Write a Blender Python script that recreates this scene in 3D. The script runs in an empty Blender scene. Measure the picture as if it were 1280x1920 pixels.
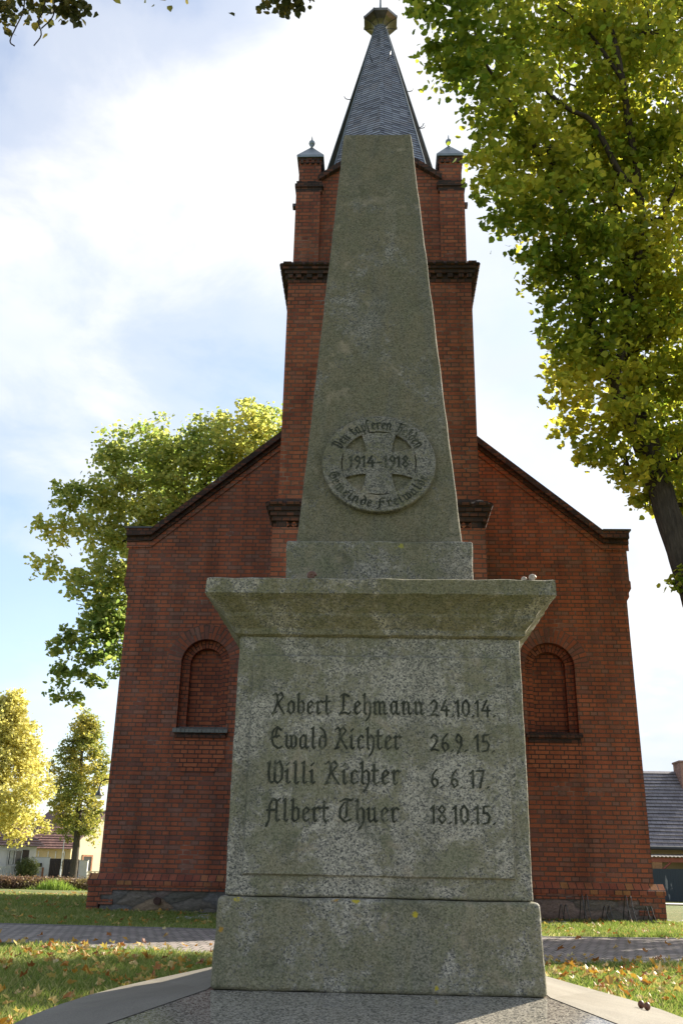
import bpy, bmesh, math, random
import numpy as np
from mathutils import Vector, Matrix, noise as mnoise
from mathutils.geometry import tessellate_polygon

R = math.radians
scene = bpy.context.scene
COL = scene.collection
PI = math.pi

# ------------------------------------------------------------------ camera
cam_d = bpy.data.cameras.new("camera")
cam = bpy.data.objects.new("camera", cam_d)
COL.objects.link(cam)
scene.camera = cam
PITCH, YAW, ROLL, CZ = R(20.99), R(2.334), R(1.127), 0.75
fw = Vector((-math.sin(YAW) * math.cos(PITCH), math.cos(YAW) * math.cos(PITCH), math.sin(PITCH)))
rt = Vector((math.cos(YAW), math.sin(YAW), 0.0))
up = rt.cross(fw)
rt2 = math.cos(ROLL) * rt + math.sin(ROLL) * up
up2 = -math.sin(ROLL) * rt + math.cos(ROLL) * up
mw = Matrix((rt2, up2, -fw)).transposed().to_4x4()
mw.translation = Vector((0, 0, CZ))
cam.matrix_world = mw
cam_d.sensor_fit = 'VERTICAL'
cam_d.sensor_height = 24.0
cam_d.sensor_width = 16.0
cam_d.lens = 24.0 * 1742.0 / 1920.0
cam_d.clip_start = 0.05
cam_d.clip_end = 3000

# ------------------------------------------------------------------ light
SUN_AZ, SUN_EL = R(50), R(32)
sun_d = bpy.data.lights.new("sun", 'SUN')
sun_d.energy = 4.6
sun_d.angle = R(0.5)
sun_d.color = (1.0, 0.93, 0.80)
sun = bpy.data.objects.new("sun", sun_d)
COL.objects.link(sun)
to_sun = Vector((math.sin(SUN_AZ) * math.cos(SUN_EL), math.cos(SUN_AZ) * math.cos(SUN_EL), math.sin(SUN_EL)))
sun.rotation_euler = to_sun.to_track_quat('Z', 'Y').to_euler()
sun.location = (20, 20, 30)

vs = scene.view_settings
vs.view_transform = 'Standard'
vs.look = 'None'
vs.exposure = 1.72
vs.gamma = 1.0
vs.use_curve_mapping = False
scene.cycles.max_bounces = 8
scene.cycles.transparent_max_bounces = 8


class NT:
    """tiny node-graph helper"""
    def __init__(self, tree):
        self.t = tree
        tree.nodes.clear()

    def n(self, kind, **kw):
        nd = self.t.nodes.new(kind)
        ins = kw.pop('ins', {})
        for k, v in kw.items():
            setattr(nd, k, v)
        for k, v in ins.items():
            s = nd.inputs[k]
            if isinstance(v, bpy.types.NodeSocket):
                self.t.links.new(v, s)
            else:
                s.default_value = v
        return nd

    def ramp(self, fac, stops, interp='LINEAR'):
        nd = self.t.nodes.new('ShaderNodeValToRGB')
        self.t.links.new(fac, nd.inputs[0])
        cr = nd.color_ramp
        cr.interpolation = interp
        while len(cr.elements) > 1:
            cr.elements.remove(cr.elements[-1])
        cr.elements[0].position = stops[0][0]
        c = stops[0][1]
        cr.elements[0].color = (c, c, c, 1) if not hasattr(c, '__len__') else (*c, 1)
        for p, c in stops[1:]:
            e = cr.elements.new(p)
            e.color = (c, c, c, 1) if not hasattr(c, '__len__') else (*c, 1)
        return nd.outputs[0]

    def mix(self, fac, a, b, blend='MIX'):
        nd = self.t.nodes.new('ShaderNodeMix')
        nd.data_type = 'RGBA'
        nd.blend_type = blend
        for i, v in ((0, fac), (6, a), (7, b)):
            s = nd.inputs[i]
            if isinstance(v, bpy.types.NodeSocket):
                self.t.links.new(v, s)
            elif i == 0:
                s.default_value = v
            else:
                s.default_value = (*v, 1) if len(v) == 3 else v
        return nd.outputs[2]

    def math(self, op, a, b=0.0, clamp=False):
        nd = self.t.nodes.new('ShaderNodeMath')
        nd.operation = op
        nd.use_clamp = clamp
        for i, v in ((0, a), (1, b)):
            if isinstance(v, bpy.types.NodeSocket):
                self.t.links.new(v, nd.inputs[i])
            else:
                nd.inputs[i].default_value = v
        return nd.outputs[0]

    def noise(self, vec, scale, detail=4, rough=0.55, dist=0.0):
        nd = self.n('ShaderNodeTexNoise', ins={'Vector': vec, 'Scale': scale, 'Detail': detail,
                                              'Roughness': rough, 'Distortion': dist})
        return nd.outputs[0]

    def bump(self, h, strength=0.5, dist=0.01, normal=None):
        nd = self.n('ShaderNodeBump', ins={'Height': h, 'Strength': strength, 'Distance': dist})
        if normal is not None:
            self.t.links.new(normal, nd.inputs['Normal'])
        return nd.outputs[0]

    def out(self, shader):
        o = self.t.nodes.new('ShaderNodeOutputMaterial')
        self.t.links.new(shader, o.inputs[0])

    def principled(self, color, rough=0.8, normal=None, metal=0.0, spec=0.5):
        nd = self.t.nodes.new('ShaderNodeBsdfPrincipled')
        for k, v in (('Base Color', color), ('Roughness', rough), ('Metallic', metal), ('Specular IOR Level', spec)):
            if isinstance(v, bpy.types.NodeSocket):
                self.t.links.new(v, nd.inputs[k])
            else:
                nd.inputs[k].default_value = (*v, 1) if k == 'Base Color' else v
        if normal is not None:
            self.t.links.new(normal, nd.inputs['Normal'])
        self.out(nd.outputs[0])
        return nd


# ------------------------------------------------------------------ sky
world = bpy.data.worlds.new("World")
scene.world = world
world.use_nodes = True
w = NT(world.node_tree)
sky = w.n('ShaderNodeTexSky', sky_type='NISHITA')
sky.sun_disc = False
sky.sun_elevation = SUN_EL
sky.sun_rotation = SUN_AZ
sky.air_density = 1.0
sky.dust_density = 1.2
sky.ozone_density = 1.3
bg_sky = w.n('ShaderNodeBackground', ins={'Color': sky.outputs[0], 'Strength': 0.080})
tc = w.n('ShaderNodeTexCoord')
sep = w.n('ShaderNodeSeparateXYZ', ins={0: tc.outputs['Generated']})
zz = w.math('ADD', w.math('MAXIMUM', sep.outputs[2], 0.0), 0.32)
px_ = w.math('DIVIDE', sep.outputs[0], zz)
py_ = w.math('DIVIDE', sep.outputs[1], zz)
cv = w.n('ShaderNodeCombineXYZ', ins={0: px_, 1: py_, 2: 3.7})
n1 = w.noise(cv.outputs[0], 1.9, 7, 0.55, 0.25)
n2 = w.noise(cv.outputs[0], 5.5, 6, 0.6, 0.4)
cl = w.math('ADD', w.math('MULTIPLY', n1, 0.85), w.math('ADD', w.math('MULTIPLY', n2, 0.40), -0.13))
# broad cloud masses and clear gaps, fixed directions in the sky
BLOBS = [((-0.21, 0.71, 0.672), 12, 0.22), ((0.22, 0.80, 0.557), 12, 0.18),
         ((0.10, 0.62, 0.78), 14, 0.16), ((0.33, 0.94, 0.10), 14, 0.25), ((-0.33, 0.85, 0.41), 20, 0.08), ((-0.38, 0.80, 0.47), 45, 0.12),
         ((-0.16, 0.86, 0.485), 60, -0.24), ((-0.36, 0.89, 0.30), 18, -0.20), ((-0.40, 0.62, 0.68), 40, -0.12),
         ((-0.34, 0.60, 0.72), 60, -0.07), ((-0.19, 0.60, 0.78), 120, -0.20), ((0.17, 0.89, 0.43), 70, -0.13), ((-0.40, 0.75, 0.52), 90, 0.10)]
for d, k, amp in BLOBS:
    dv = Vector(d).normalized()
    dp = w.n('ShaderNodeVectorMath', operation='DOT_PRODUCT', ins={0: tc.outputs['Generated'], 1: dv})
    e = w.math('EXPONENT', w.math('MULTIPLY', w.math('SUBTRACT', dp.outputs['Value'], 1.0), float(k)))
    cl = w.math('ADD', cl, w.math('MULTIPLY', e, amp))
mask = w.ramp(cl, [(0.42, 0.20), (0.58, 0.50), (0.78, 1.0)], 'EASE')
dens = w.ramp(w.noise(cv.outputs[0], 3.1, 5, 0.5), [(0.35, (0.78, 0.85, 0.97)), (0.62, (1.0, 1.0, 1.0))])
bg_cl = w.n('ShaderNodeBackground', ins={'Color': dens, 'Strength': 0.345})
mixs = w.n('ShaderNodeMixShader', ins={0: mask, 1: bg_sky.outputs[0], 2: bg_cl.outputs[0]})
wo = w.n('ShaderNodeOutputWorld', ins={0: mixs.outputs[0]})


# ------------------------------------------------------------------ object helpers
ORG = {}


def tag(o, label=None, cat=None, group=None, kind=None):
    if label: o['label'] = label
    if cat: o['category'] = cat
    if group: o['group'] = group
    if kind: o['kind'] = kind
    return o


def empty(name, loc, label, cat, group=None):
    o = bpy.data.objects.new(name, None)
    COL.objects.link(o)
    o.location = loc
    o.empty_display_size = 0.3
    ORG[o.name] = Vector(loc)
    return tag(o, label, cat, group)


def link_mesh(name, me, mat, parent=None):
    o = bpy.data.objects.new(name, me)
    COL.objects.link(o)
    if mat is not None and not me.materials:
        me.materials.append(mat)
    if parent is not None:
        o.parent = parent
        ORG[o.name] = ORG[parent.name]
        if any(ORG[parent.name]):
            me.transform(Matrix.Translation(-ORG[parent.name]))
    else:
        ORG[o.name] = Vector((0, 0, 0))
    return o


class MB:
    def __init__(self):
        self.v, self.f, self.uv = [], [], {}

    def quad(self, *pts, uv=None):
        b = len(self.v)
        self.v += [tuple(p) for p in pts]
        self.f.append(tuple(range(b, b + len(pts))))
        if uv: self.uv[len(self.f) - 1] = uv

    def box(self, x0, x1, y0, y1, z0, z1):
        b = len(self.v)
        self.v += [(x0, y0, z0), (x1, y0, z0), (x1, y1, z0), (x0, y1, z0), (x0, y0, z1), (x1, y0, z1), (x1, y1, z1), (x0, y1, z1)]
        for q in ((0, 3, 2, 1), (4, 5, 6, 7), (0, 1, 5, 4), (1, 2, 6, 5), (2, 3, 7, 6), (3, 0, 4, 7)):
            self.f.append(tuple(b + i for i in q))
        return self

    def frustum(self, cx, cy, hx0, hy0, z0, hx1, hy1, z1, cx1=None, cy1=None):
        cx1 = cx if cx1 is None else cx1
        cy1 = cy if cy1 is None else cy1
        b = len(self.v)
        for (c, d, hx, hy, z) in ((cx, cy, hx0, hy0, z0), (cx1, cy1, hx1, hy1, z1)):
            self.v += [(c - hx, d - hy, z), (c + hx, d - hy, z), (c + hx, d + hy, z), (c - hx, d + hy, z)]
        for q in ((0, 3, 2, 1), (4, 5, 6, 7), (0, 1, 5, 4), (1, 2, 6, 5), (2, 3, 7, 6), (3, 0, 4, 7)):
            self.f.append(tuple(b + i for i in q))
        return self

    def prism_x(self, prof, x0, x1):
        """prof: list of (y,z), counter-clockwise seen from +x"""
        b = len(self.v); n = len(prof)
        self.v += [(x0, y, z) for y, z in prof] + [(x1, y, z) for y, z in prof]
        for i in range(n):
            j = (i + 1) % n
            self.f.append((b + i, b + j, b + n + j, b + n + i))
        self.f.append(tuple(b + i for i in reversed(range(n))))
        self.f.append(tuple(b + n + i for i in range(n)))
        return self

    def prism_y(self, prof, y0, y1):
        b = len(self.v); n = len(prof)
        self.v += [(x, y0, z) for x, z in prof] + [(x, y1, z) for x, z in prof]
        for i in range(n):
            j = (i + 1) % n
            self.f.append((b + i, b + n + i, b + n + j, b + j))
        self.f.append(tuple(b + i for i in range(n)))
        self.f.append(tuple(b + n + i for i in reversed(range(n))))
        return self

    def prism_z(self, poly, z0, z1):
        b = len(self.v); n = len(poly)
        self.v += [(x, y, z0) for x, y in poly] + [(x, y, z1) for x, y in poly]
        for i in range(n):
            j = (i + 1) % n
            self.f.append((b + i, b + j, b + n + j, b + n + i))
        self.f.append(tuple(b + i for i in reversed(range(n))))
        self.f.append(tuple(b + n + i for i in range(n)))
        return self

    def tube(self, pts, radii, sides=8, cap=True, rough=0.0, rng=None):
        pts = [Vector(p) for p in pts]
        n = len(pts); b = len(self.v)
        t0 = (pts[1] - pts[0]).normalized()
        ref = Vector((1, 0, 0)) if abs(t0.x) < 0.8 else Vector((0, 1, 0))
        nrm = (ref - t0 * ref.dot(t0)).normalized()
        for i, p in enumerate(pts):
            t = (pts[min(i + 1, n - 1)] - pts[max(i - 1, 0)])
            t = t.normalized() if t.length > 1e-9 else t0
            nrm = (nrm - t * nrm.dot(t))
            nrm = nrm.normalized() if nrm.length > 1e-6 else t.orthogonal().normalized()
            bn = t.cross(nrm)
            r = radii[i] if hasattr(radii, '__len__') else radii
            for k in range(sides):
                a = 2 * PI * k / sides
                rr = r * (1 + (rough * (rng.random() - 0.5) if rng else 0))
                q = p + nrm * (rr * math.cos(a)) + bn * (rr * math.sin(a))
                self.v.append(tuple(q))
        for i in range(n - 1):
            for k in range(sides):
                k2 = (k + 1) % sides
                self.f.append((b + i * sides + k, b + i * sides + k2, b + (i + 1) * sides + k2, b + (i + 1) * sides + k))
        if cap:
            self.f.append(tuple(b + k for k in reversed(range(sides))))
            self.f.append(tuple(b + (n - 1) * sides + k for k in range(sides)))
        return self

    def lathe(self, cx, cy, prof, sides=16, phase=0.0):
        """prof list of (r,z) bottom to top"""
        b = len(self.v); n = len(prof)
        for r, z in prof:
            for k in range(sides):
                a = phase + 2 * PI * k / sides
                self.v.append((cx + r * math.cos(a), cy + r * math.sin(a), z))
        for i in range(n - 1):
            for k in range(sides):
                k2 = (k + 1) % sides
                self.f.append((b + i * sides + k, b + i * sides + k2, b + (i + 1) * sides + k2, b + (i + 1) * sides + k))
        self.f.append(tuple(b + k for k in reversed(range(sides))))
        self.f.append(tuple(b + (n - 1) * sides + k for k in range(sides)))
        return self

    def ball(self, c, r, seg=10, sz=1.0):
        prof = [(max(r * math.sin(PI * i / 8), 1e-4), c[2] - r * sz * math.cos(PI * i / 8)) for i in range(9)]
        return self.lathe(c[0], c[1], prof, seg)

    def build(self, name, mat, parent=None, bevel=0.0, seg=2, subdiv=0, jitter=0.0, jscale=8.0, smooth=False, weld=False):
        me = bpy.data.meshes.new(name)
        me.from_pydata(self.v, [], self.f)
        has_uv = bool(self.uv)
        if bevel or subdiv or jitter or weld:
            bm = bmesh.new(); bm.from_mesh(me)
            if weld: bmesh.ops.remove_doubles(bm, verts=bm.verts, dist=1e-5)
            if bevel:
                es = [e for e in bm.edges if len(e.link_faces) == 2 and e.calc_face_angle(0) > 0.35]
                bmesh.ops.bevel(bm, geom=es, offset=bevel, segments=seg, profile=0.5, affect='EDGES', clamp_overlap=True)
            for _ in range(subdiv):
                el = [e for e in bm.edges if e.calc_length() > jitter * 8 + 0.02]
                bmesh.ops.subdivide_edges(bm, edges=el, cuts=1, use_grid_fill=True)
            if jitter:
                bm.normal_update()
                for vv in bm.verts:
                    d = mnoise.noise_vector(vv.co * jscale) * jitter + mnoise.noise_vector(vv.co * jscale * 4.3) * jitter * 0.5
                    vv.co += d
            bm.to_mesh(me); bm.free()
        me.update()
        if not has_uv or True:
            uvl = me.uv_layers.new(name="UVMap")
            nl = len(me.loops)
            lv = np.zeros(nl, dtype=np.int32); me.loops.foreach_get('vertex_index', lv)
            co = np.zeros(len(me.vertices) * 3); me.vertices.foreach_get('co', co); co = co.reshape(-1, 3)
            pn = np.zeros(len(me.polygons) * 3); me.polygons.foreach_get('normal', pn); pn = pn.reshape(-1, 3)
            lt = np.zeros(len(me.polygons), dtype=np.int32); me.polygons.foreach_get('loop_total', lt)
            ln = np.abs(np.repeat(pn, lt, axis=0))
            c = co[lv]
            uv = np.stack([c[:, 0], c[:, 2]], -1)
            m = (ln[:, 0] > ln[:, 1]) & (ln[:, 0] > ln[:, 2] * 0.8)
            uv[m] = np.stack([c[m, 1], c[m, 2]], -1)
            m = (ln[:, 2] > 0.85)
            uv[m] = c[m][:, :2]
            if has_uv and not (bevel or subdiv or weld):
                st = np.zeros(len(me.polygons), dtype=np.int32); me.polygons.foreach_get('loop_start', st)
                for fi, u in self.uv.items():
                    uv[st[fi]:st[fi] + len(u)] = u
            uvl.data.foreach_set('uv', uv.astype(np.float32).ravel())
        if smooth:
            me.polygons.foreach_set('use_smooth', [True] * len(me.polygons))
        return link_mesh(name, me, mat, parent)


def new_mat(name):
    m = bpy.data.materials.new(name)
    m.use_nodes = True
    return m, NT(m.node_tree)


def plain(name, col, rough=0.7, metal=0.0, var=0.25, scale=6.0, bump=0.0, spec=0.5):
    m, t = new_mat(name)
    c = t.n('ShaderNodeTexCoord').outputs['Object']
    nz = t.noise(c, scale, 5, 0.6)
    colr = t.ramp(nz, [(0.3, tuple(x * (1 - var) for x in col)), (0.7, tuple(min(1, x * (1 + var)) for x in col))])
    nrm = t.bump(t.noise(c, scale * 6, 3), bump, 0.01) if bump else None
    t.principled(colr, rough, nrm, metal, spec)
    return m


# ------------------------------------------------------------------ materials
def granite(name, lichen, lcol, light=1.0, spots=(), rough=0.85, polished=False, warm=0.0, fine=1.0):
    m, t = new_mat(name)
    c = t.n('ShaderNodeTexCoord').outputs['Object']
    vor = t.n('ShaderNodeTexVoronoi', ins={'Vector': c, 'Scale': 175.0 * fine})
    sepc = t.n('ShaderNodeSeparateColor', ins={0: vor.outputs['Color']})
    vor2 = t.n('ShaderNodeTexVoronoi', ins={'Vector': c, 'Scale': 340.0 * fine})
    sep2 = t.n('ShaderNodeSeparateColor', ins={0: vor2.outputs['Color']})
    g = t.math('ADD', t.math('MULTIPLY', sepc.outputs[0], 0.62), t.math('MULTIPLY', sep2.outputs[1], 0.38))
    L = light
    stone = t.ramp(g, [(0.10, (0.055 * L, 0.052 * L, 0.048 * L)), (0.30, (0.14 * L, 0.132 * L, 0.118 * L)), (0.45, (0.265 * L, 0.240 * L, 0.198 * L)),
                       (0.62, (0.36 * L, (0.325 - warm * .02) * L, (0.262 - warm * .05) * L)), (0.85, (0.50 * L, 0.45 * L, 0.365 * L))])
    if polished:
        p_ = t.principled(stone, rough, None, 0.0, 0.5)
        p_.inputs['IOR'].default_value = 2.1
        return m
    big = t.math('ADD', t.math('MULTIPLY', t.math('SUBTRACT', t.noise(c, 3.4, 7, 0.64, 0.5), 0.5), 1.9), 0.5)
    med = t.noise(c, 17.0, 5, 0.65)
    fin = t.noise(c, 140.0, 3, 0.7)
    med2 = t.math('ADD', t.math('MULTIPLY', t.math('SUBTRACT', med, 0.5), 1.6), 0.5)
    fin2 = t.math('ADD', t.math('MULTIPLY', t.math('SUBTRACT', t.noise(c, 70.0, 4, 0.75), 0.5), 2.0), 0.5)
    mm = t.math('ADD', t.math('MULTIPLY', big, 0.48), t.math('ADD', t.math('MULTIPLY', med2, 0.27), t.math('MULTIPLY', fin2, 0.25)))
    mm = t.math('ADD', mm, t.math('MULTIPLY', t.math('SUBTRACT', g, 0.5), 0.14))
    mk = t.ramp(mm, [(0.585 - lichen * 0.17, 0.0), (0.675 - lichen * 0.17, 0.88)])
    lc = t.ramp(fin, [(0.30, tuple(x * 0.45 for x in lcol)), (0.70, tuple(x * 1.45 for x in lcol))])
    tone = t.ramp(t.noise(c, 9.0, 5, 0.6), [(0.35, (0.85, 0.92, 0.80)), (0.65, (1.2, 1.12, 1.05))])
    lc = t.mix(1.0, lc, tone, 'MULTIPLY')
    lc = t.mix(0.20, lc, stone)
    col = t.mix(mk, stone, lc)
    # pale crustose patches and dark algae
    pl = t.ramp(t.noise(c, 6.3, 6, 0.66, 0.6), [(0.59, 0.0), (0.65, 0.6)])
    col = t.mix(t.math('MULTIPLY', pl, t.ramp(fin, [(0.35, 0.2), (0.6, 1.0)])), col, (0.33, 0.265, 0.185))
    dk = t.ramp(t.noise(c, 5.1, 7, 0.72, 0.5), [(0.54, 0.0), (0.70, 0.62)])
    col = t.mix(dk, col, (0.055, 0.058, 0.036))
    sm = t.n('ShaderNodeMapping', ins={'Vector': c, 'Scale': (1.0, 1.0, 0.13)})
    stk = t.noise(sm.outputs[0], 9.0, 6, 0.65, 0.5)
    col = t.mix(t.ramp(stk, [(0.52, 0.0), (0.70, 0.62)]), col, t.mix(0.45, (0.060, 0.060, 0.040), stone))
    col = t.mix(t.ramp(stk, [(0.30, 0.35), (0.42, 0.0)]), col, stone)
    for (p, r, sc) in spots:
        d = t.n('ShaderNodeVectorMath', operation='DISTANCE', ins={0: c, 1: p})
        dd = t.math('ADD', d.outputs['Value'], t.math('MULTIPLY', t.math('SUBTRACT', t.noise(c, 45, 5, 0.75), 0.5), r * 4.5))
        sm = t.ramp(t.math('DIVIDE', dd, r), [(0.75, 0.9), (1.0, 0.0)])
        col = t.mix(sm, col, sc)
    h = t.math('ADD', t.math('MULTIPLY', fin, 0.6), t.math('MULTIPLY', sepc.outputs[1], 0.4))
    nrm = t.bump(h, 0.55, 0.004, t.bump(med, 0.35, 0.01))
    t.principled(col, rough, nrm, 0.0, 0.3)
    return m


MEM = Vector((0.012, 4.58, 0.0))     # foot of the memorial


def mp(x, y, z): return (x - MEM.x, y - MEM.y, z - MEM.z)


YEL, ORA = (0.42, 0.33, 0.02), (0.36, 0.20, 0.03)
OLI = (0.138, 0.126, 0.066)
g_base = granite('granite_plinth', 1.12, OLI, 1.0,
                 [(mp(-0.535, 3.945, 0.645), 0.02, YEL), (mp(-0.08, 3.945, 0.638), 0.016, YEL), (mp(-0.155, 3.945, 0.640), 0.013, ORA),
                  (mp(0.155, 3.945, 0.585), 0.011, YEL), (mp(-0.60, 3.945, 0.52), 0.010, ORA), (mp(-0.47, 3.945, 0.655), 0.012, YEL),
                  (mp(0.235, 3.945, 0.33), 0.009, YEL)])
g_die = granite('granite_die', 0.74, (0.148, 0.138, 0.078), 0.98, [(mp(0.238, 3.968, 1.242), 0.018, (0.42, 0.38, 0.30))])
g_corn = granite('granite_cornice', 1.08, (0.122, 0.108, 0.044), 0.95, warm=1.0)
g_ped = granite('granite_pedestal', 0.78, OLI, 0.80, [(mp(-0.145, 4.145, 1.97), 0.018, YEL), (mp(0.11, 4.145, 2.17), 0.016, (0.3, 0.27, 0.05))])
g_obel = granite('granite_obelisk', 1.38, (0.122, 0.104, 0.052), 0.74)
g_round = granite('granite_medallion', 0.45, OLI, 0.62)
g_pol = granite('polished_granite', 0, OLI, 0.78, rough=0.07, polished=True)


def mat_concrete():
    m, t = new_mat('cast_stone_rim')
    c = t.n('ShaderNodeTexCoord').outputs['Object']
    a = t.noise(c, 3.0, 6, 0.65)
    col = t.ramp(a, [(0.3, (0.155, 0.135, 0.105)), (0.7, (0.235, 0.21, 0.168))])
    sp = t.ramp(t.noise(c, 160, 2), [(0.3, 0.7), (0.6, 1.0)])
    col = t.mix(1.0, col, sp, 'MULTIPLY')
    t.principled(col, 0.7, t.bump(t.noise(c, 120, 3), 0.25, 0.003), 0, 0.2)
    return m


m_rim = mat_concrete()


def mat_letter():
    m, t = new_mat('dark_carved_letters')
    c = t.n('ShaderNodeTexCoord').outputs['Object']
    col = t.ramp(t.math('ADD', t.math('MULTIPLY', t.noise(c, 90, 4, 0.7), 0.5), t.math('MULTIPLY', t.noise(c, 16, 3, 0.6), 0.5)), [(0.36, (0.022, 0.023, 0.017)), (0.52, (0.048, 0.049, 0.035)), (0.62, (0.13, 0.125, 0.09))])
    t.principled(col, 0.95, None, 0, 0.2)
    return m


m_letter = mat_letter()


def brick(name, cols, mortar, bw=0.26, rh=0.077, ms=0.011, seed=0.0, stain=1.0, header_rows=True, scale_uv=(1, 1)):
    m, t = new_mat(name)
    tcn = t.n('ShaderNodeTexCoord')
    mpn = t.n('ShaderNodeMapping', ins={'Vector': tcn.outputs['UV'], 'Scale': (scale_uv[0], scale_uv[1], 1), 'Location': (seed, seed * .37, 0)})
    wob = t.noise(tcn.outputs['Object'], 9.0, 3)
    vec = t.n('ShaderNodeVectorMath', operation='ADD', ins={0: mpn.outputs[0],
              1: t.n('ShaderNodeCombineXYZ', ins={0: t.math('MULTIPLY', t.math('SUBTRACT', wob, 0.5), 0.014), 1: t.math('MULTIPLY', t.math('SUBTRACT', wob, 0.5), 0.010)}).outputs[0]})
    b = t.n('ShaderNodeTexBrick', offset=0.5, offset_frequency=2, squash=0.5 if header_rows else 1.0, squash_frequency=2,
            ins={'Vector': vec.outputs[0], 'Color1': (0, 0, 0, 1), 'Color2': (1, 1, 1, 1), 'Mortar': (0.5, 0.5, 0.5, 1),
                 'Scale': 1.0, 'Mortar Size': ms, 'Mortar Smooth': 0.25, 'Bias': 0.0, 'Brick Width': bw, 'Row Height': rh})
    n = len(cols)
    bc = t.ramp(t.math('ADD', b.outputs[0], t.math('MULTIPLY', t.math('SUBTRACT', t.noise(tcn.outputs['Object'], 14, 4, 0.65), 0.5), 0.5)),
                [(0.06 + 0.88 * i / (n - 1), cc) for i, cc in enumerate(cols)])
    mn = t.noise(tcn.outputs['Object'], 1.7, 4)
    mc = t.ramp(mn, [(0.35, tuple(x * 0.62 for x in mortar)), (0.62, mortar), (0.72, tuple(min(1, x * 2.0) for x in mortar))])
    col = t.mix(b.outputs['Fac'], bc, mc)
    st = t.ramp(t.noise(tcn.outputs['Object'], 0.75, 6, 0.62, 0.5), [(0.32, 0.62), (0.55, 1.0), (0.75, 1.18)])
    col = t.mix(0.75 * stain, col, st, 'MULTIPLY')
    sm_ = t.n('ShaderNodeMapping', ins={'Vector': tcn.outputs['Object'], 'Scale': (2.3, 2.3, 0.22)})
    sk = t.ramp(t.noise(sm_.outputs[0], 1.3, 5, 0.6, 0.2), [(0.36, 0.66), (0.52, 1.0), (0.72, 1.12)])
    col = t.mix(0.7 * stain, col, sk, 'MULTIPLY')
    wz = t.math('MULTIPLY', t.ramp(t.noise(tcn.outputs['Object'], 2.6, 6, 0.7), [(0.60, 0.0), (0.70, 0.30)]), b.outputs['Fac'])
    col = t.mix(wz, col, (0.42, 0.36, 0.32))
    fine = t.noise(tcn.outputs['Object'], 55, 4, 0.7)
    col = t.mix(0.55, col, t.ramp(fine, [(0.3, 0.55), (0.7, 1.3)]), 'MULTIPLY')
    hgt = t.math('SUBTRACT', t.math('MULTIPLY', fine, 0.35), b.outputs['Fac'])
    t.principled(col, 0.88, t.bump(hgt, 0.7, 0.008), 0, 0.25)
    return m


RED1 = [(0.20, 0.083, 0.060), (0.27, 0.080, 0.043), (0.315, 0.092, 0.046), (0.345, 0.106, 0.052), (0.31, 0.096, 0.050), (0.24, 0.115, 0.082)]
RED2 = [(0.21, 0.062, 0.037), (0.27, 0.076, 0.040), (0.30, 0.088, 0.043), (0.345, 0.110, 0.054), (0.26, 0.098, 0.062)]
DRK = [(0.045, 0.028, 0.024), (0.085, 0.042, 0.03), (0.14, 0.055, 0.034)]
m_brick = brick('gable_brick', RED1, (0.145, 0.085, 0.062))
m_brickt = brick('tower_brick', RED2, (0.145, 0.085, 0.06), seed=1.7)
m_bricks = brick('niche_brick', [(0.20, 0.060, 0.036), (0.28, 0.078, 0.038), (0.33, 0.098, 0.045)], (0.09, 0.052, 0.04), seed=0.4)
m_bricka = brick('clean_apron_brick', [(0.28, 0.082, 0.040), (0.34, 0.102, 0.048), (0.37, 0.122, 0.058)], (0.09, 0.052, 0.04), seed=0.83, stain=0.7)
m_brickd = brick('dark_weathered_brick', DRK, (0.045, 0.035, 0.03), bw=0.13, seed=2.2, header_rows=False)
m_arch = brick('arch_brick', [(0.20, 0.085, 0.064), (0.27, 0.080, 0.043), (0.32, 0.096, 0.048), (0.22, 0.115, 0.088)], (0.145, 0.09, 0.07), bw=0.27, rh=0.070, ms=0.010, header_rows=False)
m_archin = brick('inner_arch_brick', RED2, (0.05, 0.032, 0.026), bw=0.3, rh=0.062, ms=0.008, header_rows=False, seed=.21)
m_cours = brick('sloped_brick_course', [(0.20, 0.06, 0.038), (0.27, 0.085, 0.048), (0.31, 0.10, 0.055), (0.33, 0.15, 0.06)], (0.06, 0.045, 0.04), bw=0.135, rh=0.5, ms=0.008, header_rows=False)


def mat_rubble():
    m, t = new_mat('fieldstone_foundation')
    c = t.n('ShaderNodeTexCoord').outputs['Object']
    mpn = t.n('ShaderNodeMapping', ins={'Vector': c, 'Scale': (1.0, 1.0, 2.1)})
    wv = t.n('ShaderNodeVectorMath', operation='ADD', ins={0: mpn.outputs[0], 1: t.n('ShaderNodeVectorMath', operation='SCALE', ins={0: t.n('ShaderNodeTexNoise', ins={'Vector': c, 'Scale': 3.0}).outputs['Color'], 'Scale': 0.35}).outputs[0]})
    v = t.n('ShaderNodeTexVoronoi', ins={'Vector': wv.outputs[0], 'Scale': 1.7})
    s = t.n('ShaderNodeSeparateColor', ins={0: v.outputs['Color']})
    base = t.ramp(s.outputs[0], [(0.0, (0.13, 0.12, 0.10)), (0.35, (0.20, 0.165, 0.135)), (0.6, (0.26, 0.18, 0.15)), (0.8, (0.14, 0.135, 0.13)), (1.0, (0.28, 0.19, 0.11))])
    e = t.n('ShaderNodeTexVoronoi', feature='DISTANCE_TO_EDGE', ins={'Vector': wv.outputs[0], 'Scale': 1.7})
    jm = t.ramp(e.outputs['Distance'], [(0.01, 0.45), (0.07, 0.0)])
    fn = t.noise(mpn.outputs[0], 14, 7, 0.75, 0.8)
    col = t.mix(0.8, base, t.ramp(fn, [(0.3, 0.35), (0.7, 1.5)]), 'MULTIPLY')
    col = t.mix(jm, col, (0.05, 0.045, 0.04))
    hgt = t.math('ADD', t.math('MULTIPLY', fn, 0.6), t.ramp(e.outputs['Distance'], [(0.0, 0.0), (0.2, 1.0)]))
    t.principled(col, 0.85, t.bump(hgt, 0.8, 0.025), 0, 0.15)
    return m


m_rubble = mat_rubble()


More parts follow.
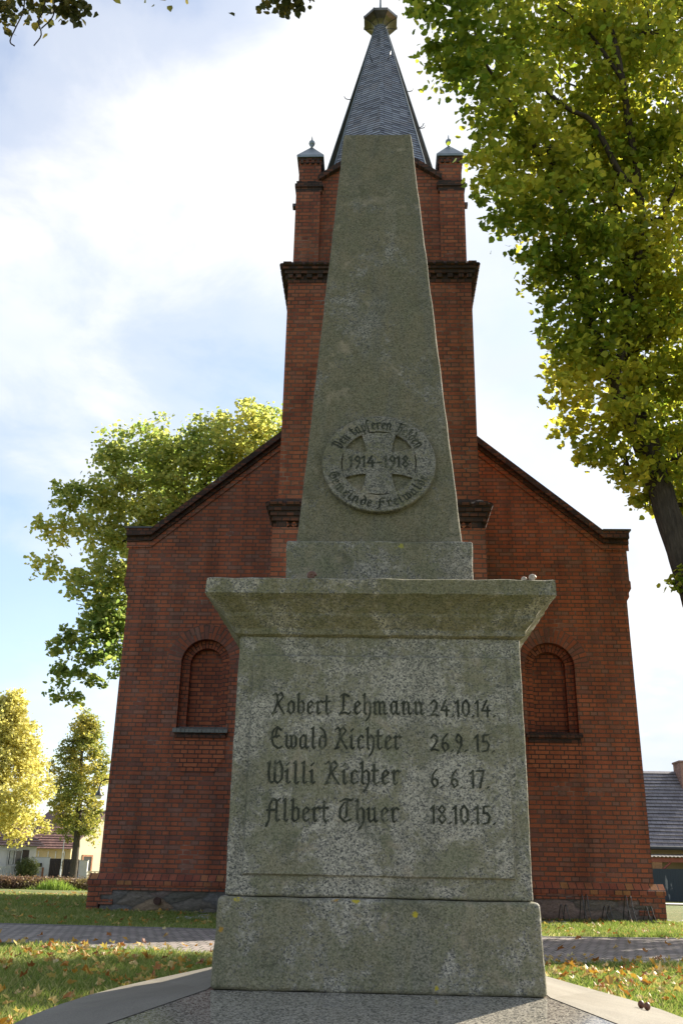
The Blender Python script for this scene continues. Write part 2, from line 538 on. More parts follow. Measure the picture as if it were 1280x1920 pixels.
def mat_slate():
    m, t = new_mat('slate')
    tcn = t.n('ShaderNodeTexCoord')
    b = t.n('ShaderNodeTexBrick', offset=0.5, ins={'Vector': tcn.outputs['UV'], 'Color1': (0, 0, 0, 1), 'Color2': (1, 1, 1, 1), 'Mortar': (0, 0, 0, 1),
            'Scale': 1.0, 'Mortar Size': 0.004, 'Brick Width': 0.17, 'Row Height': 0.075})
    col = t.ramp(b.outputs[0], [(0.0, (0.075, 0.077, 0.092)), (0.3, (0.165, 0.172, 0.205)), (0.65, (0.245, 0.255, 0.295)), (0.9, (0.175, 0.16, 0.17)), (1.0, (0.28, 0.29, 0.33))])
    col = t.mix(0.5, col, t.ramp(t.noise(tcn.outputs['Object'], 2.2, 5, 0.6), [(0.3, 0.6), (0.7, 1.25)]), 'MULTIPLY')
    t.principled(col, 0.38, t.bump(t.noise(tcn.outputs['Object'], 30, 4), 0.3, 0.006), 0, 0.55)
    return m


m_slate = mat_slate()
m_zinc = plain('weathered_zinc', (0.20, 0.225, 0.235), 0.42, 0.6, 0.25, 3.0)
m_zincd = plain('dark_zinc_seam', (0.035, 0.038, 0.04), 0.5, 0.4)
m_copper = plain('dull_bronze_sheet', (0.155, 0.14, 0.11), 0.28, 0.85, 0.45, 3.5)
m_iron = plain('black_iron', (0.022, 0.021, 0.02), 0.45, 0.6)
m_steel = plain('galvanised_steel', (0.10, 0.10, 0.10), 0.4, 0.8)
m_rust = plain('rusty_iron', (0.06, 0.028, 0.02), 0.8, 0.2, 0.4, 20)
m_sill = plain('grey_glazed_sill_brick', (0.115, 0.115, 0.10), 0.7, 0, 0.35, 9, 0.3)
m_lead = plain('lead_flashing', (0.05, 0.05, 0.055), 0.5, 0.3)  # dark lead sheet of the shoulder caps and water spouts

# ------------------------------------------------------------------ ground
def mat_grass_ground():
    m, t = new_mat('lawn_soil_and_grass')
    c = t.n('ShaderNodeTexCoord').outputs['Object']
    a = t.noise(c, 0.8, 6, 0.6)
    f = t.noise(c, 45, 4, 0.75)
    mp_ = t.n('ShaderNodeMapping', ins={'Vector': c, 'Scale': (1.0, 0.25, 1.0)})
    st = t.noise(mp_.outputs[0], 90, 3, 0.7)
    col = t.ramp(a, [(0.3, (0.08, 0.11, 0.026)), (0.52, (0.125, 0.145, 0.042)), (0.72, (0.18, 0.165, 0.07))])
    col = t.mix(0.9, col, t.ramp(t.math('MULTIPLY', t.math('ADD', f, st), 0.5), [(0.3, 0.35), (0.7, 1.45)]), 'MULTIPLY')
    sp = t.n('ShaderNodeTexVoronoi', ins={'Vector': c, 'Scale': 9.0, 'Randomness': 1.0})
    s = t.n('ShaderNodeSeparateColor', ins={0: sp.outputs['Color']})
    lm = t.math('MULTIPLY', t.ramp(sp.outputs['Distance'], [(0.24, 1.0), (0.30, 0.0)]), t.ramp(s.outputs[0], [(0.55, 0.0), (0.6, 1.0)]))
    col = t.mix(lm, col, t.ramp(s.outputs[1], [(0.0, (0.22, 0.12, 0.04)), (0.5, (0.34, 0.24, 0.06)), (1.0, (0.38, 0.31, 0.17))]))
    t.principled(col, 0.9, t.bump(f, 0.8, 0.03), 0, 0.2)
    return m


def ground_z(x, y):
    d = max(0.0, min(1.0, (max(y, 0) - 18.0) / 30.0))
    d = d * d * (3 - 2 * d)
    return -0.5 * d


gx = sorted(set([-600, -300, -150, -80, -50] + [-40 + 2.0 * i for i in range(41)] + [50, 80, 150, 300, 600]))
gy = sorted(set([-300, -100, -30, -10] + [-4 + 2.0 * i for i in range(50)] + [110, 140, 200, 400, 900]))
vtx = [(x, y, ground_z(x, y)) for y in gy for x in gx]
W_ = len(gx)
fcs = [(j * W_ + i, j * W_ + i + 1, (j + 1) * W_ + i + 1, (j + 1) * W_ + i) for j in range(len(gy) - 1) for i in range(W_ - 1)]
me = bpy.data.meshes.new('ground'); me.from_pydata(vtx, [], fcs)
tag(link_mesh('ground', me, mat_grass_ground()), kind='structure')


def mat_pavers():
    m, t = new_mat('path_pavers')
    tcn = t.n('ShaderNodeTexCoord')
    c = tcn.outputs['Object']
    b = t.n('ShaderNodeTexBrick', offset=0.5, ins={'Vector': c, 'Color1': (0, 0, 0, 1), 'Color2': (1, 1, 1, 1), 'Mortar': (0, 0, 0, 1),
            'Scale': 1.0, 'Mortar Size': 0.008, 'Mortar Smooth': 0.2, 'Brick Width': 0.102, 'Row Height': 0.204})
    col = t.ramp(b.outputs[0], [(0.0, (0.185, 0.155, 0.137)), (0.5, (0.24, 0.20, 0.178)), (1.0, (0.285, 0.24, 0.21))])
    col = t.mix(0.6, col, t.ramp(t.noise(c, 1.4, 6, 0.65), [(0.3, 0.65), (0.7, 1.15)]), 'MULTIPLY')
    col = t.mix(b.outputs['Fac'], col, (0.06, 0.06, 0.035))
    h = t.math('SUBTRACT', t.math('MULTIPLY', t.noise(c, 60, 4), 0.2), b.outputs['Fac'])
    t.principled(col, 0.8, t.bump(h, 0.7, 0.008), 0, 0.3)
    return m


near = [(-30, 12.6), (-12, 11.2), (-6, 10.3), (-3.6, 9.85), (-2.6, 9.5), (-1.5, 9.22), (0, 9.02), (1.5, 8.98), (2.8, 9.3), (6, 9.9), (14, 10.6), (40, 12)]
far = [(-30, 15.2), (-12, 13.6), (-6, 12.85), (-3.6, 12.65), (-2.6, 12.6), (-1.5, 12.52), (0, 12.45), (1.5, 12.45), (2.8, 12.6), (6, 13.2), (14, 14.2), (40, 16)]
b_ = MB()
for i in range(len(near) - 1):
    b_.quad((*near[i], 0.012), (*near[i + 1], 0.012), (*far[i + 1], 0.012), (*far[i], 0.012))
tag(b_.build('path', mat_pavers()), kind='structure')
b_ = MB()
for line, s in ((near, -1), (far, 1)):
    for i in range(len(line) - 1):
        (xa, ya), (xb, yb) = line[i], line[i + 1]
        b_.quad((xa, ya, .022), (xb, yb, .022), (xb, yb + s * .06, .022), (xa, ya + s * .06, .022))
        b_.quad((xa, ya, .0), (xb, yb, .0), (xb, yb, .022), (xa, ya, .022))
tag(b_.build('path_edging', plain('edging_stone', (0.17, 0.155, 0.14), 0.85, 0, 0.3, 5, 0.3)), kind='structure')
# drip strip of pale stones at the foot of the church
b_ = MB()
rng = random.Random(5)
m_cob = plain('pale_cobble', (0.26, 0.25, 0.23), 0.85, 0, 0.35, 4, 0.3)
for i in range(240):
    if i < 120:
        x = rng.uniform(4.95, 6.3); y = rng.uniform(15.2, 17.6)
    elif i < 180:
        x = rng.uniform(-2.9, -1.9); y = rng.uniform(15.0, 16.3)
    else:
        x = rng.uniform(1.8, 3.0); y = rng.uniform(15.2, 16.4)
    b_.ball((x, y, 0.005), rng.uniform(0.05, 0.09), 7, 0.4)
tag(b_.build('cobble_strip', m_cob, smooth=True), kind='structure')

# ------------------------------------------------------------------ church
CH = Vector((0.0, 17.0, 0.0))
church = empty('church', CH, 'red brick village church with square front tower, stepped gable wall and dark slate spire', 'church')
CX = -0.03
HL, HU = 4.71, 4.79
ridge_z = 6.87 + 4.35 * 0.855
out = [(-HL + CX, -0.3), (HL + CX, -0.3), (HL + CX, 5.52), (HL + .05 + CX, 5.60), (HL + .05 + CX, 5.68), (HU + .02 + CX, 5.76), (HU + .02 + CX, 5.9), (HU + CX, 5.92), (HU + CX, 6.72),
       (4.33 + CX, 6.75), (CX, ridge_z - 0.12), (-4.33 + CX, 6.75), (-HU + CX, 6.72), (-HU + CX, 5.92), (-HU - .02 + CX, 5.9), (-HU - .02 + CX, 5.76), (-HL - .05 + CX, 5.68), (-HL - .05 + CX, 5.60), (-HL + CX, 5.52)]


def arch_pts(cx, hw, zs, zb, n=20):
    """closed outline of a round-headed opening, counter-clockwise seen from the front"""
    p = [(cx - hw, zb), (cx + hw, zb)]
    for i in range(n + 1):
        a = PI * i / n
        p.append((cx + hw * math.cos(a), zs + hw * math.sin(a)))
    return p


NX = (-3.158, 3.168)
ZS, ZB = 4.262, 3.07
holes = [arch_pts(x, 0.452, ZS, ZB) for x in NX]
b_ = MB()
loops = [out] + holes
allp = [p for l in loops for p in l]
tri = tessellate_polygon([[Vector((x, z, 0)) for x, z in l] for l in loops])
base = len(b_.v)
b_.v += [(x, 17.0, z) for x, z in allp]
for tr in tri:
    a, c, d = (allp[i] for i in tr)
    cr = (c[0] - a[0]) * (d[1] - a[1]) - (c[1] - a[1]) * (d[0] - a[0])
    b_.f.append(tuple(base + i for i in (tr if cr > 0 else tr[::-1])))
for i in range(len(out)):
    j = (i + 1) % len(out)
    b_.quad((out[i][0], 17.0, out[i][1]), (out[i][0], 17.5, out[i][1]), (out[j][0], 17.5, out[j][1]), (out[j][0], 17.0, out[j][1]))
b_.quad(*[(x, 17.5, z) for x, z in reversed(out)])
b_.build('gable_wall', m_brick, church)

for x in NX:
    o_ = arch_pts(x, 0.452, ZS, ZB); i_ = arch_pts(x, 0.306, ZS, ZB)
    b_ = MB()
    n_ = len(o_)
    for k in range(n_):
        j = (k + 1) % n_
        b_.quad((o_[k][0], 17.0, o_[k][1]), (o_[j][0], 17.0, o_[j][1]), (o_[j][0], 17.14, o_[j][1]), (o_[k][0], 17.14, o_[k][1]))
        if k > 0:
            b_.quad((i_[k][0], 17.14, i_[k][1]), (i_[j][0], 17.14, i_[j][1]), (i_[j][0], 17.27, i_[j][1]), (i_[k][0], 17.27, i_[k][1]))
    b_.quad((x - .452, 17.14, ZB), (x - .306, 17.14, ZB), (x - .306, 17.14, ZS), (x - .452, 17.14, ZS))
    b_.quad((x + .306, 17.14, ZB), (x + .452, 17.14, ZB), (x + .452, 17.14, ZS), (x + .306, 17.14, ZS))
    b_.quad(*[(p[0], 17.27, p[1]) for p in i_])
    bw_ = b_.build('blind_window', m_bricks, church)
    for nm, r0, r1, yy, mt in (('inner_arch', .3075, .4505, 17.136, m_archin), ('arch_ring', .4535, .725, 16.997, m_arch)):
        q_ = MB()
        N = 26
        for k in range(N):
            a0, a1 = PI * k / N, PI * (k + 1) / N
            rm = r0 + 0.05
            q_.quad(*[(x + r * math.cos(a), yy, ZS + r * math.sin(a)) for r, a in ((r0, a0), (r1, a0), (r1, a1), (r0, a1))][::1],
                    uv=[(0.01, a0 * rm), (0.01 + (r1 - r0), a0 * rm), (0.01 + (r1 - r0), a1 * rm), (0.01, a1 * rm)])
        q_.build(nm, mt, bw_)
    s_ = MB()
    for k in range(13):
        xa = x - 0.50 + k * 1.0 / 13
        s_.prism_x([(16.90, 2.985), (17.13, 3.02), (17.13, 3.115), (16.91, 3.045)][::-1], xa + 0.003, xa + 1.0 / 13 - 0.003)
    s_.build('sill', m_sill if x < 0 else m_brickd, bw_)
    s_ = MB().box(x - .46, x + .46, 16.955, 17.0, 2.90, 2.985)
    s_.build('sill_course', m_brickd, bw_)
    s_ = MB()
    for zr in range(8):
        z0 = 2.30 + zr * 0.0745
        wv = .46 if zr > 2 else .30 + .05 * zr
        s_.box(x - wv, x + wv, 16.988, 17.0, z0, z0 + 0.0745)
    s_.build('apron', m_bricka, bw_)

# coping of the gable (dark oversailing brick) with a band below it
def slope_band(t0, t1, y0, y1, mat, name, kn=True):
    q = MB()
    for s in (-1, 1):
        pts = [(4.83, 6.72), (4.35, 6.735), (0.0, ridge_z - 0.135)]
        prof_lo = [(s * x + CX, z + t0) for x, z in pts]
        prof_hi = [(s * x + CX, z + t1) for x, z in pts]
        poly = prof_lo + prof_hi[::-1]
        if s < 0: poly = poly[::-1]
        q.prism_y(poly[::-1] if s > 0 else poly[::-1], y0, y1)
    return q.build(name, mat, church, weld=False)


slope_band(0.0, 0.145, 16.86, 17.56, m_brickd, 'gable_coping')
slope_band(-0.09, -0.002, 16.94, 17.0, m_brickd, 'gable_moulding')
slope_band(-0.215, -0.092, 16.975, 17.0, m_brick, 'gable_band')
# shoulder caps
b_ = MB()
for s in (-1, 1):
    x0, x1 = sorted((s * 4.34 + CX, s * 4.87 + CX))
    b_.box(x0, x1, 16.84, 17.58, 6.868, 6.90)
b_.build('shoulder_cap', m_lead, church)

# plinth
b_ = MB()
b_.prism_x([(17.0, 0.60), (16.865, 0.49), (16.865, 0.425), (17.02, 0.425), (17.02, 0.60)], CX - 4.86, CX + 4.86)
for s in (-1, 1):
    xa, xb = s * HL + CX, s * 4.86 + CX
    poly = [(xa, .60), (xb, .49), (xb, .425), (xa, .425)]
    b_.prism_y(poly if s < 0 else poly[::-1], 17.02, 17.5)
b_.build('plinth_course', m_cours, church, weld=False)
b_ = MB()
b_.box(CX - 4.84, CX + 4.84, 16.88, 17.45, 0.345, 0.424)
for k, z0 in enumerate((0.268, 0.191, 0.114, 0.037, -0.2)):
    wd = (0.42, 0.22, 0.44, 0.20, 0.40)[k]
    h = 0.076 if k < 4 else 0.236
    for s in (-1, 1):
        x0, x1 = sorted((s * 4.84 + CX, s * (4.84 - wd) + CX))
        b_.box(x0, x1, 16.881, 17.45, z0, z0 + h)
b_.build('plinth_wall', m_brick, church)
b_ = MB()
N1, N2 = 96, 8
for i in range(N1):
    for j in range(N2):
        def P(a, c):
            xx = CX - 4.62 + 9.24 * a / N1; z_ = -0.1 + 0.45 * c / N2
            yy = 16.91 + 0.03 * mnoise.noise(Vector((xx * 2.1, 0.3, z_ * 5))) + 0.015 * mnoise.noise(Vector((xx * 9, 4, z_ * 14)))
            return (xx, yy, z_)
        b_.quad(P(i, j), P(i + 1, j), P(i + 1, j + 1), P(i, j + 1))
b_.build('foundation', m_rubble, church, weld=True, smooth=True)
b_ = MB()
b_.tube([(-3.655, 16.93, 0.185), (-3.655, 16.80, 0.185)], 0.05, 14)
b_.tube([(-3.655, 16.825, 0.185), (-3.655, 16.795, 0.185)], 0.062, 14)
b_.build('pipe_end', m_rust, church)

# nave behind
b_ = MB().box(CX - 4.35, CX + 4.35, 17.5, 31.0, -0.4, 6.55)
b_.build('nave_wall', m_brick, church)


def tiled_slope(q, A, Bp, Cp, D, rows, lift):
    """A->B eave edge, D->C ridge edge; sawtooth rows of tiles"""
    A, Bp, Cp, D = map(Vector, (A, Bp, Cp, D))
    nrm = (Bp - A).cross(D - A).normalized()
    ln = (D - A).length
    for r in range(rows):
        t0, t1 = r / rows, (r + 1) / rows
        a, b2 = A.lerp(D, t0) + nrm * lift, Bp.lerp(Cp, t0) + nrm * lift
        d, c = A.lerp(D, t1), Bp.lerp(Cp, t1)
        wd = (Bp - A).length
        q.quad(a, b2, c, d, uv=[(0, t0 * ln), (wd, t0 * ln), (wd, t1 * ln), (0, t1 * ln)])
        q.quad(A.lerp(D, t0), Bp.lerp(Cp, t0), b2, a, uv=[(0, t0 * ln)] * 4)


def roof_tile_mat(name, cols, wave=0.3):
    m, t = new_mat(name)
    tcn = t.n('ShaderNodeTexCoord')
    b = t.n('ShaderNodeTexBrick', offset=0.5, ins={'Vector': tcn.outputs['UV'], 'Color1': (0, 0, 0, 1), 'Color2': (1, 1, 1, 1), 'Mortar': (0, 0, 0, 1),
            'Scale': 1.0, 'Mortar Size': 0.012, 'Brick Width': wave, 'Row Height': 0.34})
    col = t.ramp(b.outputs[0], [(0.0, cols[0]), (0.5, cols[1]), (1.0, cols[2])])
    col = t.mix(t.math('MULTIPLY', b.outputs['Fac'], 0.7), col, tuple(x * 0.3 for x in cols[0]))
    col = t.mix(0.5, col, t.ramp(t.noise(tcn.outputs['Object'], 0.8, 5, 0.6), [(0.3, 0.7), (0.7, 1.2)]), 'MULTIPLY')
    t.principled(col, 0.6, None, 0, 0.4)
    return m


m_rooft = roof_tile_mat('nave_roof_tiles', [(0.10, 0.04, 0.03), (0.15, 0.055, 0.04), (0.19, 0.075, 0.05)])
b_ = MB()
tiled_slope(b_, (CX - 4.7, 17.57, 6.3), (CX - 4.7, 31.4, 6.3), (CX, 31.4, ridge_z - .25), (CX, 17.57, ridge_z - .25), 24, -0.03)
tiled_slope(b_, (CX + 4.7, 17.57, 6.3), (CX + 4.7, 31.4, 6.3), (CX, 31.4, ridge_z - .25), (CX, 17.57, ridge_z - .25), 24, 0.03)
b_.build('nave_roof', m_rooft, church)

# tower
TX, TY = 0.025, 15.27


def ring(q, h, z0, z1):
    q.box(TX - h, TX + h, TY - h, TY + h, z0, z1)


b_ = MB(); ring(b_, 1.655, 0.6, 5.72)
b_.build('tower_base', m_brickt, church)
b_ = MB(); b_.frustum(TX, TY, 1.78, 1.78, 0.49, 1.66, 1.66, 0.60); ring(b_, 1.78, -0.3, 0.49)
b_.build('tower_plinth', m_cours, church)


def roll_row(q, h, z, sp, r, hz):
    n = int(round(2 * h / sp))
    for s in (-1, 1):
        for k in range(n):
            u = -h + (k + 0.5) * 2 * h / n
            for (cx, cy, al) in ((TX + u, TY + s * h, 'x'), (TX + s * h, TY + u, 'y')):
                e = h / n * 0.74
                c1 = [(r * math.cos(a), hz * math.sin(a)) for a in [PI * 2 * i / 8 for i in range(8)]]
                if al == 'x':
                    q.prism_x([(cy + p, z + w_) for p, w_ in c1], cx - e, cx + e)
                else:
                    q.prism_y([(cx + p, z + w_) for p, w_ in c1], cy - e, cy + e)


def dentils(q, h, z0, z1, sp, wd, dep):
    n = int(round(2 * h / sp))
    for s in (-1, 1):
        for k in range(n + 1):
            u = -h + k * 2 * h / n
            u = max(-h + wd / 2, min(h - wd / 2, u))
            y0, y1 = sorted((TY + s * h, TY + s * (h + dep)))
            q.box(TX + u - wd / 2, TX + u + wd / 2, y0, y1, z0, z1)
            x0, x1 = sorted((TX + s * h, TX + s * (h + dep)))
            q.box(x0, x1, TY + u - wd / 2, TY + u + wd / 2, z0, z1)


# lower cornice: lozenge row, stepped bands, roll and weathered slope
b_ = MB()
ring(b_, 1.60, 5.72, 5.825)
ring(b_, 1.668, 5.828, 5.905)
ring(b_, 1.695, 5.908, 5.98)
ring(b_, 1.725, 5.983, 6.055)
roll_row(b_, 1.735, 6.095, 0.26, 0.052, 0.045)
b_.frustum(TX, TY, 1.735, 1.735, 6.058, 1.735, 1.735, 6.10)
b_.frustum(TX, TY, 1.735, 1.735, 6.103, 1.600, 1.600, 6.22)
dentils(b_, 1.60, 5.722, 5.822, 1.58 * 2, 0.16, 0.05)
b_.build('lower_cornice', m_brickd, church)
b_ = MB()
nl = 25
for k in range(nl):
    u = -1.44 + 2.88 * k / (nl - 1)
    for (cx, cy, al) in ((TX + u, TY - 1.60, 'y'),):
        d_ = 0.050
        b_.prism_y([(cx, 5.772 - d_), (cx + d_, 5.772), (cx, 5.772 + d_), (cx - d_, 5.772)], cy - 0.045, cy)
for k in range(nl):
    u = -1.44 + 2.88 * k / (nl - 1)
    for s in (-1, 1):
        x0, x1 = sorted((TX + s * 1.60, TX + s * 1.645)); d_ = 0.05
        b_.prism_x([(TY + u, 5.772 - d_), (TY + u + d_, 5.772), (TY + u, 5.772 + d_), (TY + u - d_, 5.772)], x0, x1)
b_.build('lozenge_frieze', m_bricka, church)

b_ = MB(); ring(b_, 1.59, 6.22, 10.28)
b_.build('tower_shaft', m_brickt, church)
b_ = MB()
ring(b_, 1.60, 10.282, 10.36)
dentils(b_, 1.60, 10.362, 10.44, 0.19, 0.09, 0.045)
ring(b_, 1.598, 10.362, 10.442)
ring(b_, 1.655, 10.444, 10.515)
ring(b_, 1.69, 10.518, 10.575)
roll_row(b_, 1.70, 10.605, 0.19, 0.048, 0.04)
ring(b_, 1.70, 10.578, 10.61)
b_.frustum(TX, TY, 1.70, 1.70, 10.612, 1.54, 1.54, 10.76)
b_.build('upper_cornice', m_brickd, church)

UF = 13.74 - 15.27
b_ = MB()
ring(b_, 1.455, 10.72, 12.62)
b_.build('belfry_wall', m_brickt, church)
for sx in (-1, 1):
    for sy in (-1, 1):
        x0, x1 = sorted((TX + sx * 1.53, TX + sx * 1.085)); y0, y1 = sorted((TY + sy * 1.53, TY + sy * 1.085))
        MB().box(x0, x1, y0, y1, 10.70, 12.30).build('corner_pier', m_brickt, church)
# gables of the belfry (four sides) with dark coping
gz0, gz1 = 12.60, 13.42
b_ = MB()
for s in (-1, 1):
    prof = [(TX - 1.06, 12.622), (TX + 1.06, 12.622), (TX, gz1 - 0.05)]
    b_.prism_y(prof, *sorted((TY + s * 1.455, TY + s * 1.25)))
    b_.prism_x([(TY - 1.06, 12.622), (TY + 1.06, 12.622), (TY, gz1 - 0.05)], *sorted((TX + s * 1.455, TX + s * 1.25)))
b_.build('belfry_gable', m_brickt, church)
b_ = MB()
for s in (-1, 1):
    for e in (-1, 1):
        A = (e * 1.13, 12.56); Bq = (0, gz1)
        poly = [(TX + A[0], A[1]), (TX, gz1), (TX, gz1 + .12), (TX + A[0], A[1] + .12)]
        if e > 0: poly = poly[::-1]
        b_.prism_y(poly, *sorted((TY + s * 1.55, TY + s * 1.24)))
        poly2 = [(TY + A[0], A[1]), (TY, gz1), (TY, gz1 + .12), (TY + A[0], A[1] + .12)]
        if e < 0: poly2 = poly2[::-1]
        b_.prism_x(poly2, *sorted((TX + s * 1.55, TX + s * 1.24)))
b_.build('belfry_coping', m_brickd, church)
b_ = MB()
for e in (-1, 1):
    A = [(TX + e * 1.12, 12.63), (TX, gz1 + .05)]
    for (y0, y1) in ((TY - 1.3, TY + 1.3),):
        b_.quad((A[0][0], y0, A[0][1]), (A[0][0], y1, A[0][1]), (A[1][0], y1, A[1][1]), (A[1][0], y0, A[1][1]))
    b_.quad((TX - 1.3, TY + e * 1.12, 12.63), (TX + 1.3, TY + e * 1.12, 12.63), (TX + 1.3, TY, gz1 + .05), (TX - 1.3, TY, gz1 + .05))
b_.build('cross_roof', m_slate, church)

for sx in (-1, 1):
    for sy in (-1, 1):
        pcx, pcy = TX + sx * 1.295, TY + sy * 1.295
        b_ = MB()
        b_.box(pcx - .235, pcx + .235, pcy - .235, pcy + .235, 12.302, 12.40)
        b_.box(pcx - .26, pcx + .26, pcy - .26, pcy + .26, 12.403, 12.475)
        b_.box(pcx - .235, pcx + .235, pcy - .235, pcy + .235, 12.478, 12.55)
        pin = b_.build('pinnacle', m_brickd, church)
        b_ = MB().box(pcx - .20, pcx + .20, pcy - .20, pcy + .20, 12.55, 13.05)
        b_.build('shaft', m_brickt, pin)
        b_ = MB()
        for k in range(4):
            u = -.15 + .1 * k
            for s in (-1, 1):
                b_.box(pcx + u - .028, pcx + u + .028, pcy + s * .2 - .03, pcy + s * .2 + .03, 12.96, 13.048)
                b_.box(pcx + s * .2 - .03, pcx + s * .2 + .03, pcy + u - .028, pcy + u + .028, 12.96, 13.048)
        b_.box(pcx - .215, pcx + .215, pcy - .215, pcy + .215, 13.05, 13.10)
        b_.build('dentil_band', m_brickd, pin)
        b_ = MB()
        b_.frustum(pcx, pcy, .245, .245, 13.10, .25, .25, 13.135)
        b_.frustum(pcx, pcy, .252, .252, 13.137, .018, .018, 13.52)
        b_.build('cap', m_zinc, pin)
        b_ = MB()
        b_.lathe(pcx, pcy, [(.026, 13.48), (.020, 13.55), (.03, 13.56), (.022, 13.57), (.05, 13.595), (.060, 13.63), (.053, 13.665), (.03, 13.69), (.016, 13.71), (.009, 13.77), (.002, 13.81)], 12)
        b_.build('finial', m_zinc, pin, smooth=True)
    b_ = MB()
    x0, x1 = sorted((TX + sx * 1.52, TX + sx * 1.60))
    b_.box(x0, x1, 13.86, 13.98, 12.08, 12.14)
    b_.build('water_spout', m_lead, church)

# spire: octagon with an arris to the front, rows of slates
def spire_r(z):
    return 0.118 + (18.02 - z) * 0.2445


b_ = MB()
rows = 74
z0, z1 = 12.75, 18.02
for r in range(rows):
    za, zb = z0 + (z1 - z0) * r / rows, z0 + (z1 - z0) * (r + 1) / rows
    ra, rb = spire_r(za) + 0.012, spire_r(zb)
    for k in range(8):
        a0, a1 = -PI / 2 + PI / 4 * k, -PI / 2 + PI / 4 * (k + 1)
        p = lambda rr, a, z: (TX + rr * math.cos(a), TY + rr * math.sin(a), z)
        wa, wb = ra * .765, rb * .765
        off = k * 3.1 + (r % 2) * 0.085
        b_.quad(p(ra, a0, za), p(ra, a1, za), p(rb, a1, zb), p(rb, a0, zb), uv=[(off, r * .075 + .002), (off + wa, r * .075 + .002), (off + wb, r * .075 + .073), (off, r * .075 + .073)])
        b_.quad(p(ra - .02, a0, za), p(ra - .02, a1, za), p(ra, a1, za), p(ra, a0, za), uv=[(off, r * .075)] * 4)
spire = b_.build('spire', m_slate, church)
b_ = MB()
for k in range(8):
    a = -PI / 2 + PI / 4 * k
    if k == 0: continue
    pts = [(TX + (spire_r(z) + .012) * math.cos(a), TY + (spire_r(z) + .012) * math.sin(a), z) for z in (12.8, 15.4, 18.0)]
    b_.tube(pts, [.014, .012, .008], 5)
b_.build('hip_strip', m_zinc, spire)
for (k, z) in ((7.5, 16.6), (0.5, 16.7), (2, 16.2), (6, 16.0), (1.5, 14.9), (2, 15.2)):
    a = -PI / 2 + PI / 4 * k
    rr = spire_r(z) * (0.924 if k % 1 else 1.0)
    d = Vector((math.cos(a), math.sin(a), 0)); p0 = Vector((TX, TY, z)) + d * rr
    MB().tube([p0, p0 + d * .07, p0 + d * .12 + Vector((0, 0, .02)), p0 + d * .15 + Vector((0, 0, .08))], .009, 5).build('roof_hook', m_iron, spire)
b_ = MB()
prof = [(0.112, 17.92), (0.116, 17.98), (0.128, 18.01), (0.155, 18.045), (0.21, 18.085), (0.285, 18.115), (0.368, 18.135), (0.388, 18.14), (0.388, 18.21), (0.37, 18.22), (0.14, 18.36), (0.03, 18.60)]
b_.lathe(TX, TY, prof, 8, PI / 8)
cup = b_.build('spire_crown', m_copper, church)
b_ = MB()
for k in range(8):
    a = PI / 8 + PI / 4 * k
    b_.tube([(TX + (r + .004) * math.cos(a), TY + (r + .004) * math.sin(a), z) for r, z in prof[1:9]], .0085, 5)
b_.build('standing_seam', m_zincd, cup)
MB().lathe(TX, TY, [(.03, 18.58), (.022, 18.8), (.022, 19.9), (.05, 19.95), (.05, 20.05), (.015, 20.1), (.004, 20.5)], 8).build('rod', m_zinc, cup)

# ------------------------------------------------------------------ memorial
mem = empty('war_memorial', MEM, 'weathered grey granite war memorial obelisk with carved names on its square base', 'monument')
MX, MY = MEM.x, MEM.y
# stone surround: oval slab with a gently falling top, polished name panel let into its front
oval = []
for k in range(48):
    a = 2 * PI * k / 48
    oval.append((MX - .025 + 1.295 * math.cos(a), 3.92 + 2.6 * math.sin(a)))
fr_y = 3.28
inner = [(MX - .650, 5.25), (MX - .650, 3.94), (MX - 1.125, fr_y), (MX + 1.125, fr_y), (MX + .650, 3.94), (MX + .650, 5.25)]
PSL = math.tan(R(10.5))


def slab_z(x, y):
    if y > 3.94: zi = .31
    else: zi = .31 - (3.94 - y) * PSL
    return zi


def rim_z(x, y):
    return .205 if y > 3.6 else .205 - (3.6 - y) * 0.11


b_ = MB()
op = [(x, y, rim_z(x, y)) for x, y in oval]
ip = [(x, y, slab_z(x, y) + .0005) for x, y in inner]
allv = op + ip
tri = tessellate_polygon([[Vector((x, y, 0)) for x, y, z in op], [Vector((x, y, 0)) for x, y, z in ip]])
base = len(b_.v); b_.v += allv
for tr in tri:
    a, c, d = (allv[i] for i in tr)
    cr = (c[0] - a[0]) * (d[1] - a[1]) - (c[1] - a[1]) * (d[0] - a[0])
    b_.f.append(tuple(base + i for i in (tr if cr > 0 else tr[::-1])))
for k in range(48):
    j = (k + 1) % 48
    b_.quad((*oval[k], -.05), (*oval[j], -.05), op[j], op[k])
b_.build('base_slab', m_rim, mem)
b_ = MB()
top = [(MX - .64, 3.94, .3085), (MX + .64, 3.94, .3085)]
A_, B_, C_, D_ = (MX - .649, 3.94, .3085), (MX + .649, 3.94, .3085), (MX + 1.122, fr_y, slab_z(0, fr_y) - .0015), (MX - 1.122, fr_y, slab_z(0, fr_y) - .0015)
b_.quad(D_, C_, B_, A_)
b_.quad((MX - .649, 3.94, .3085), (MX + .649, 3.94, .3085), (MX + .649, 5.25, .3085), (MX - .649, 5.25, .3085))
b_.build('name_panel', g_pol, mem)


def block(name, mat, hx, z0, z1, hx1=None, bev=0.010, sub=4, jit=0.0035, js=9.0):
    hx1 = hx if hx1 is None else hx1
    return MB().frustum(MX, MY, hx, hx, z0, hx1, hx1, z1).build(name, mat, mem, bevel=bev, seg=4, subdiv=sub, jitter=jit, jscale=js, smooth=False)


block('plinth', g_base, 0.640, .3087, .640, .630, 0.018)
die = block('die_block', g_die, 0.6085, .642, 1.705, .6085, 0.011)
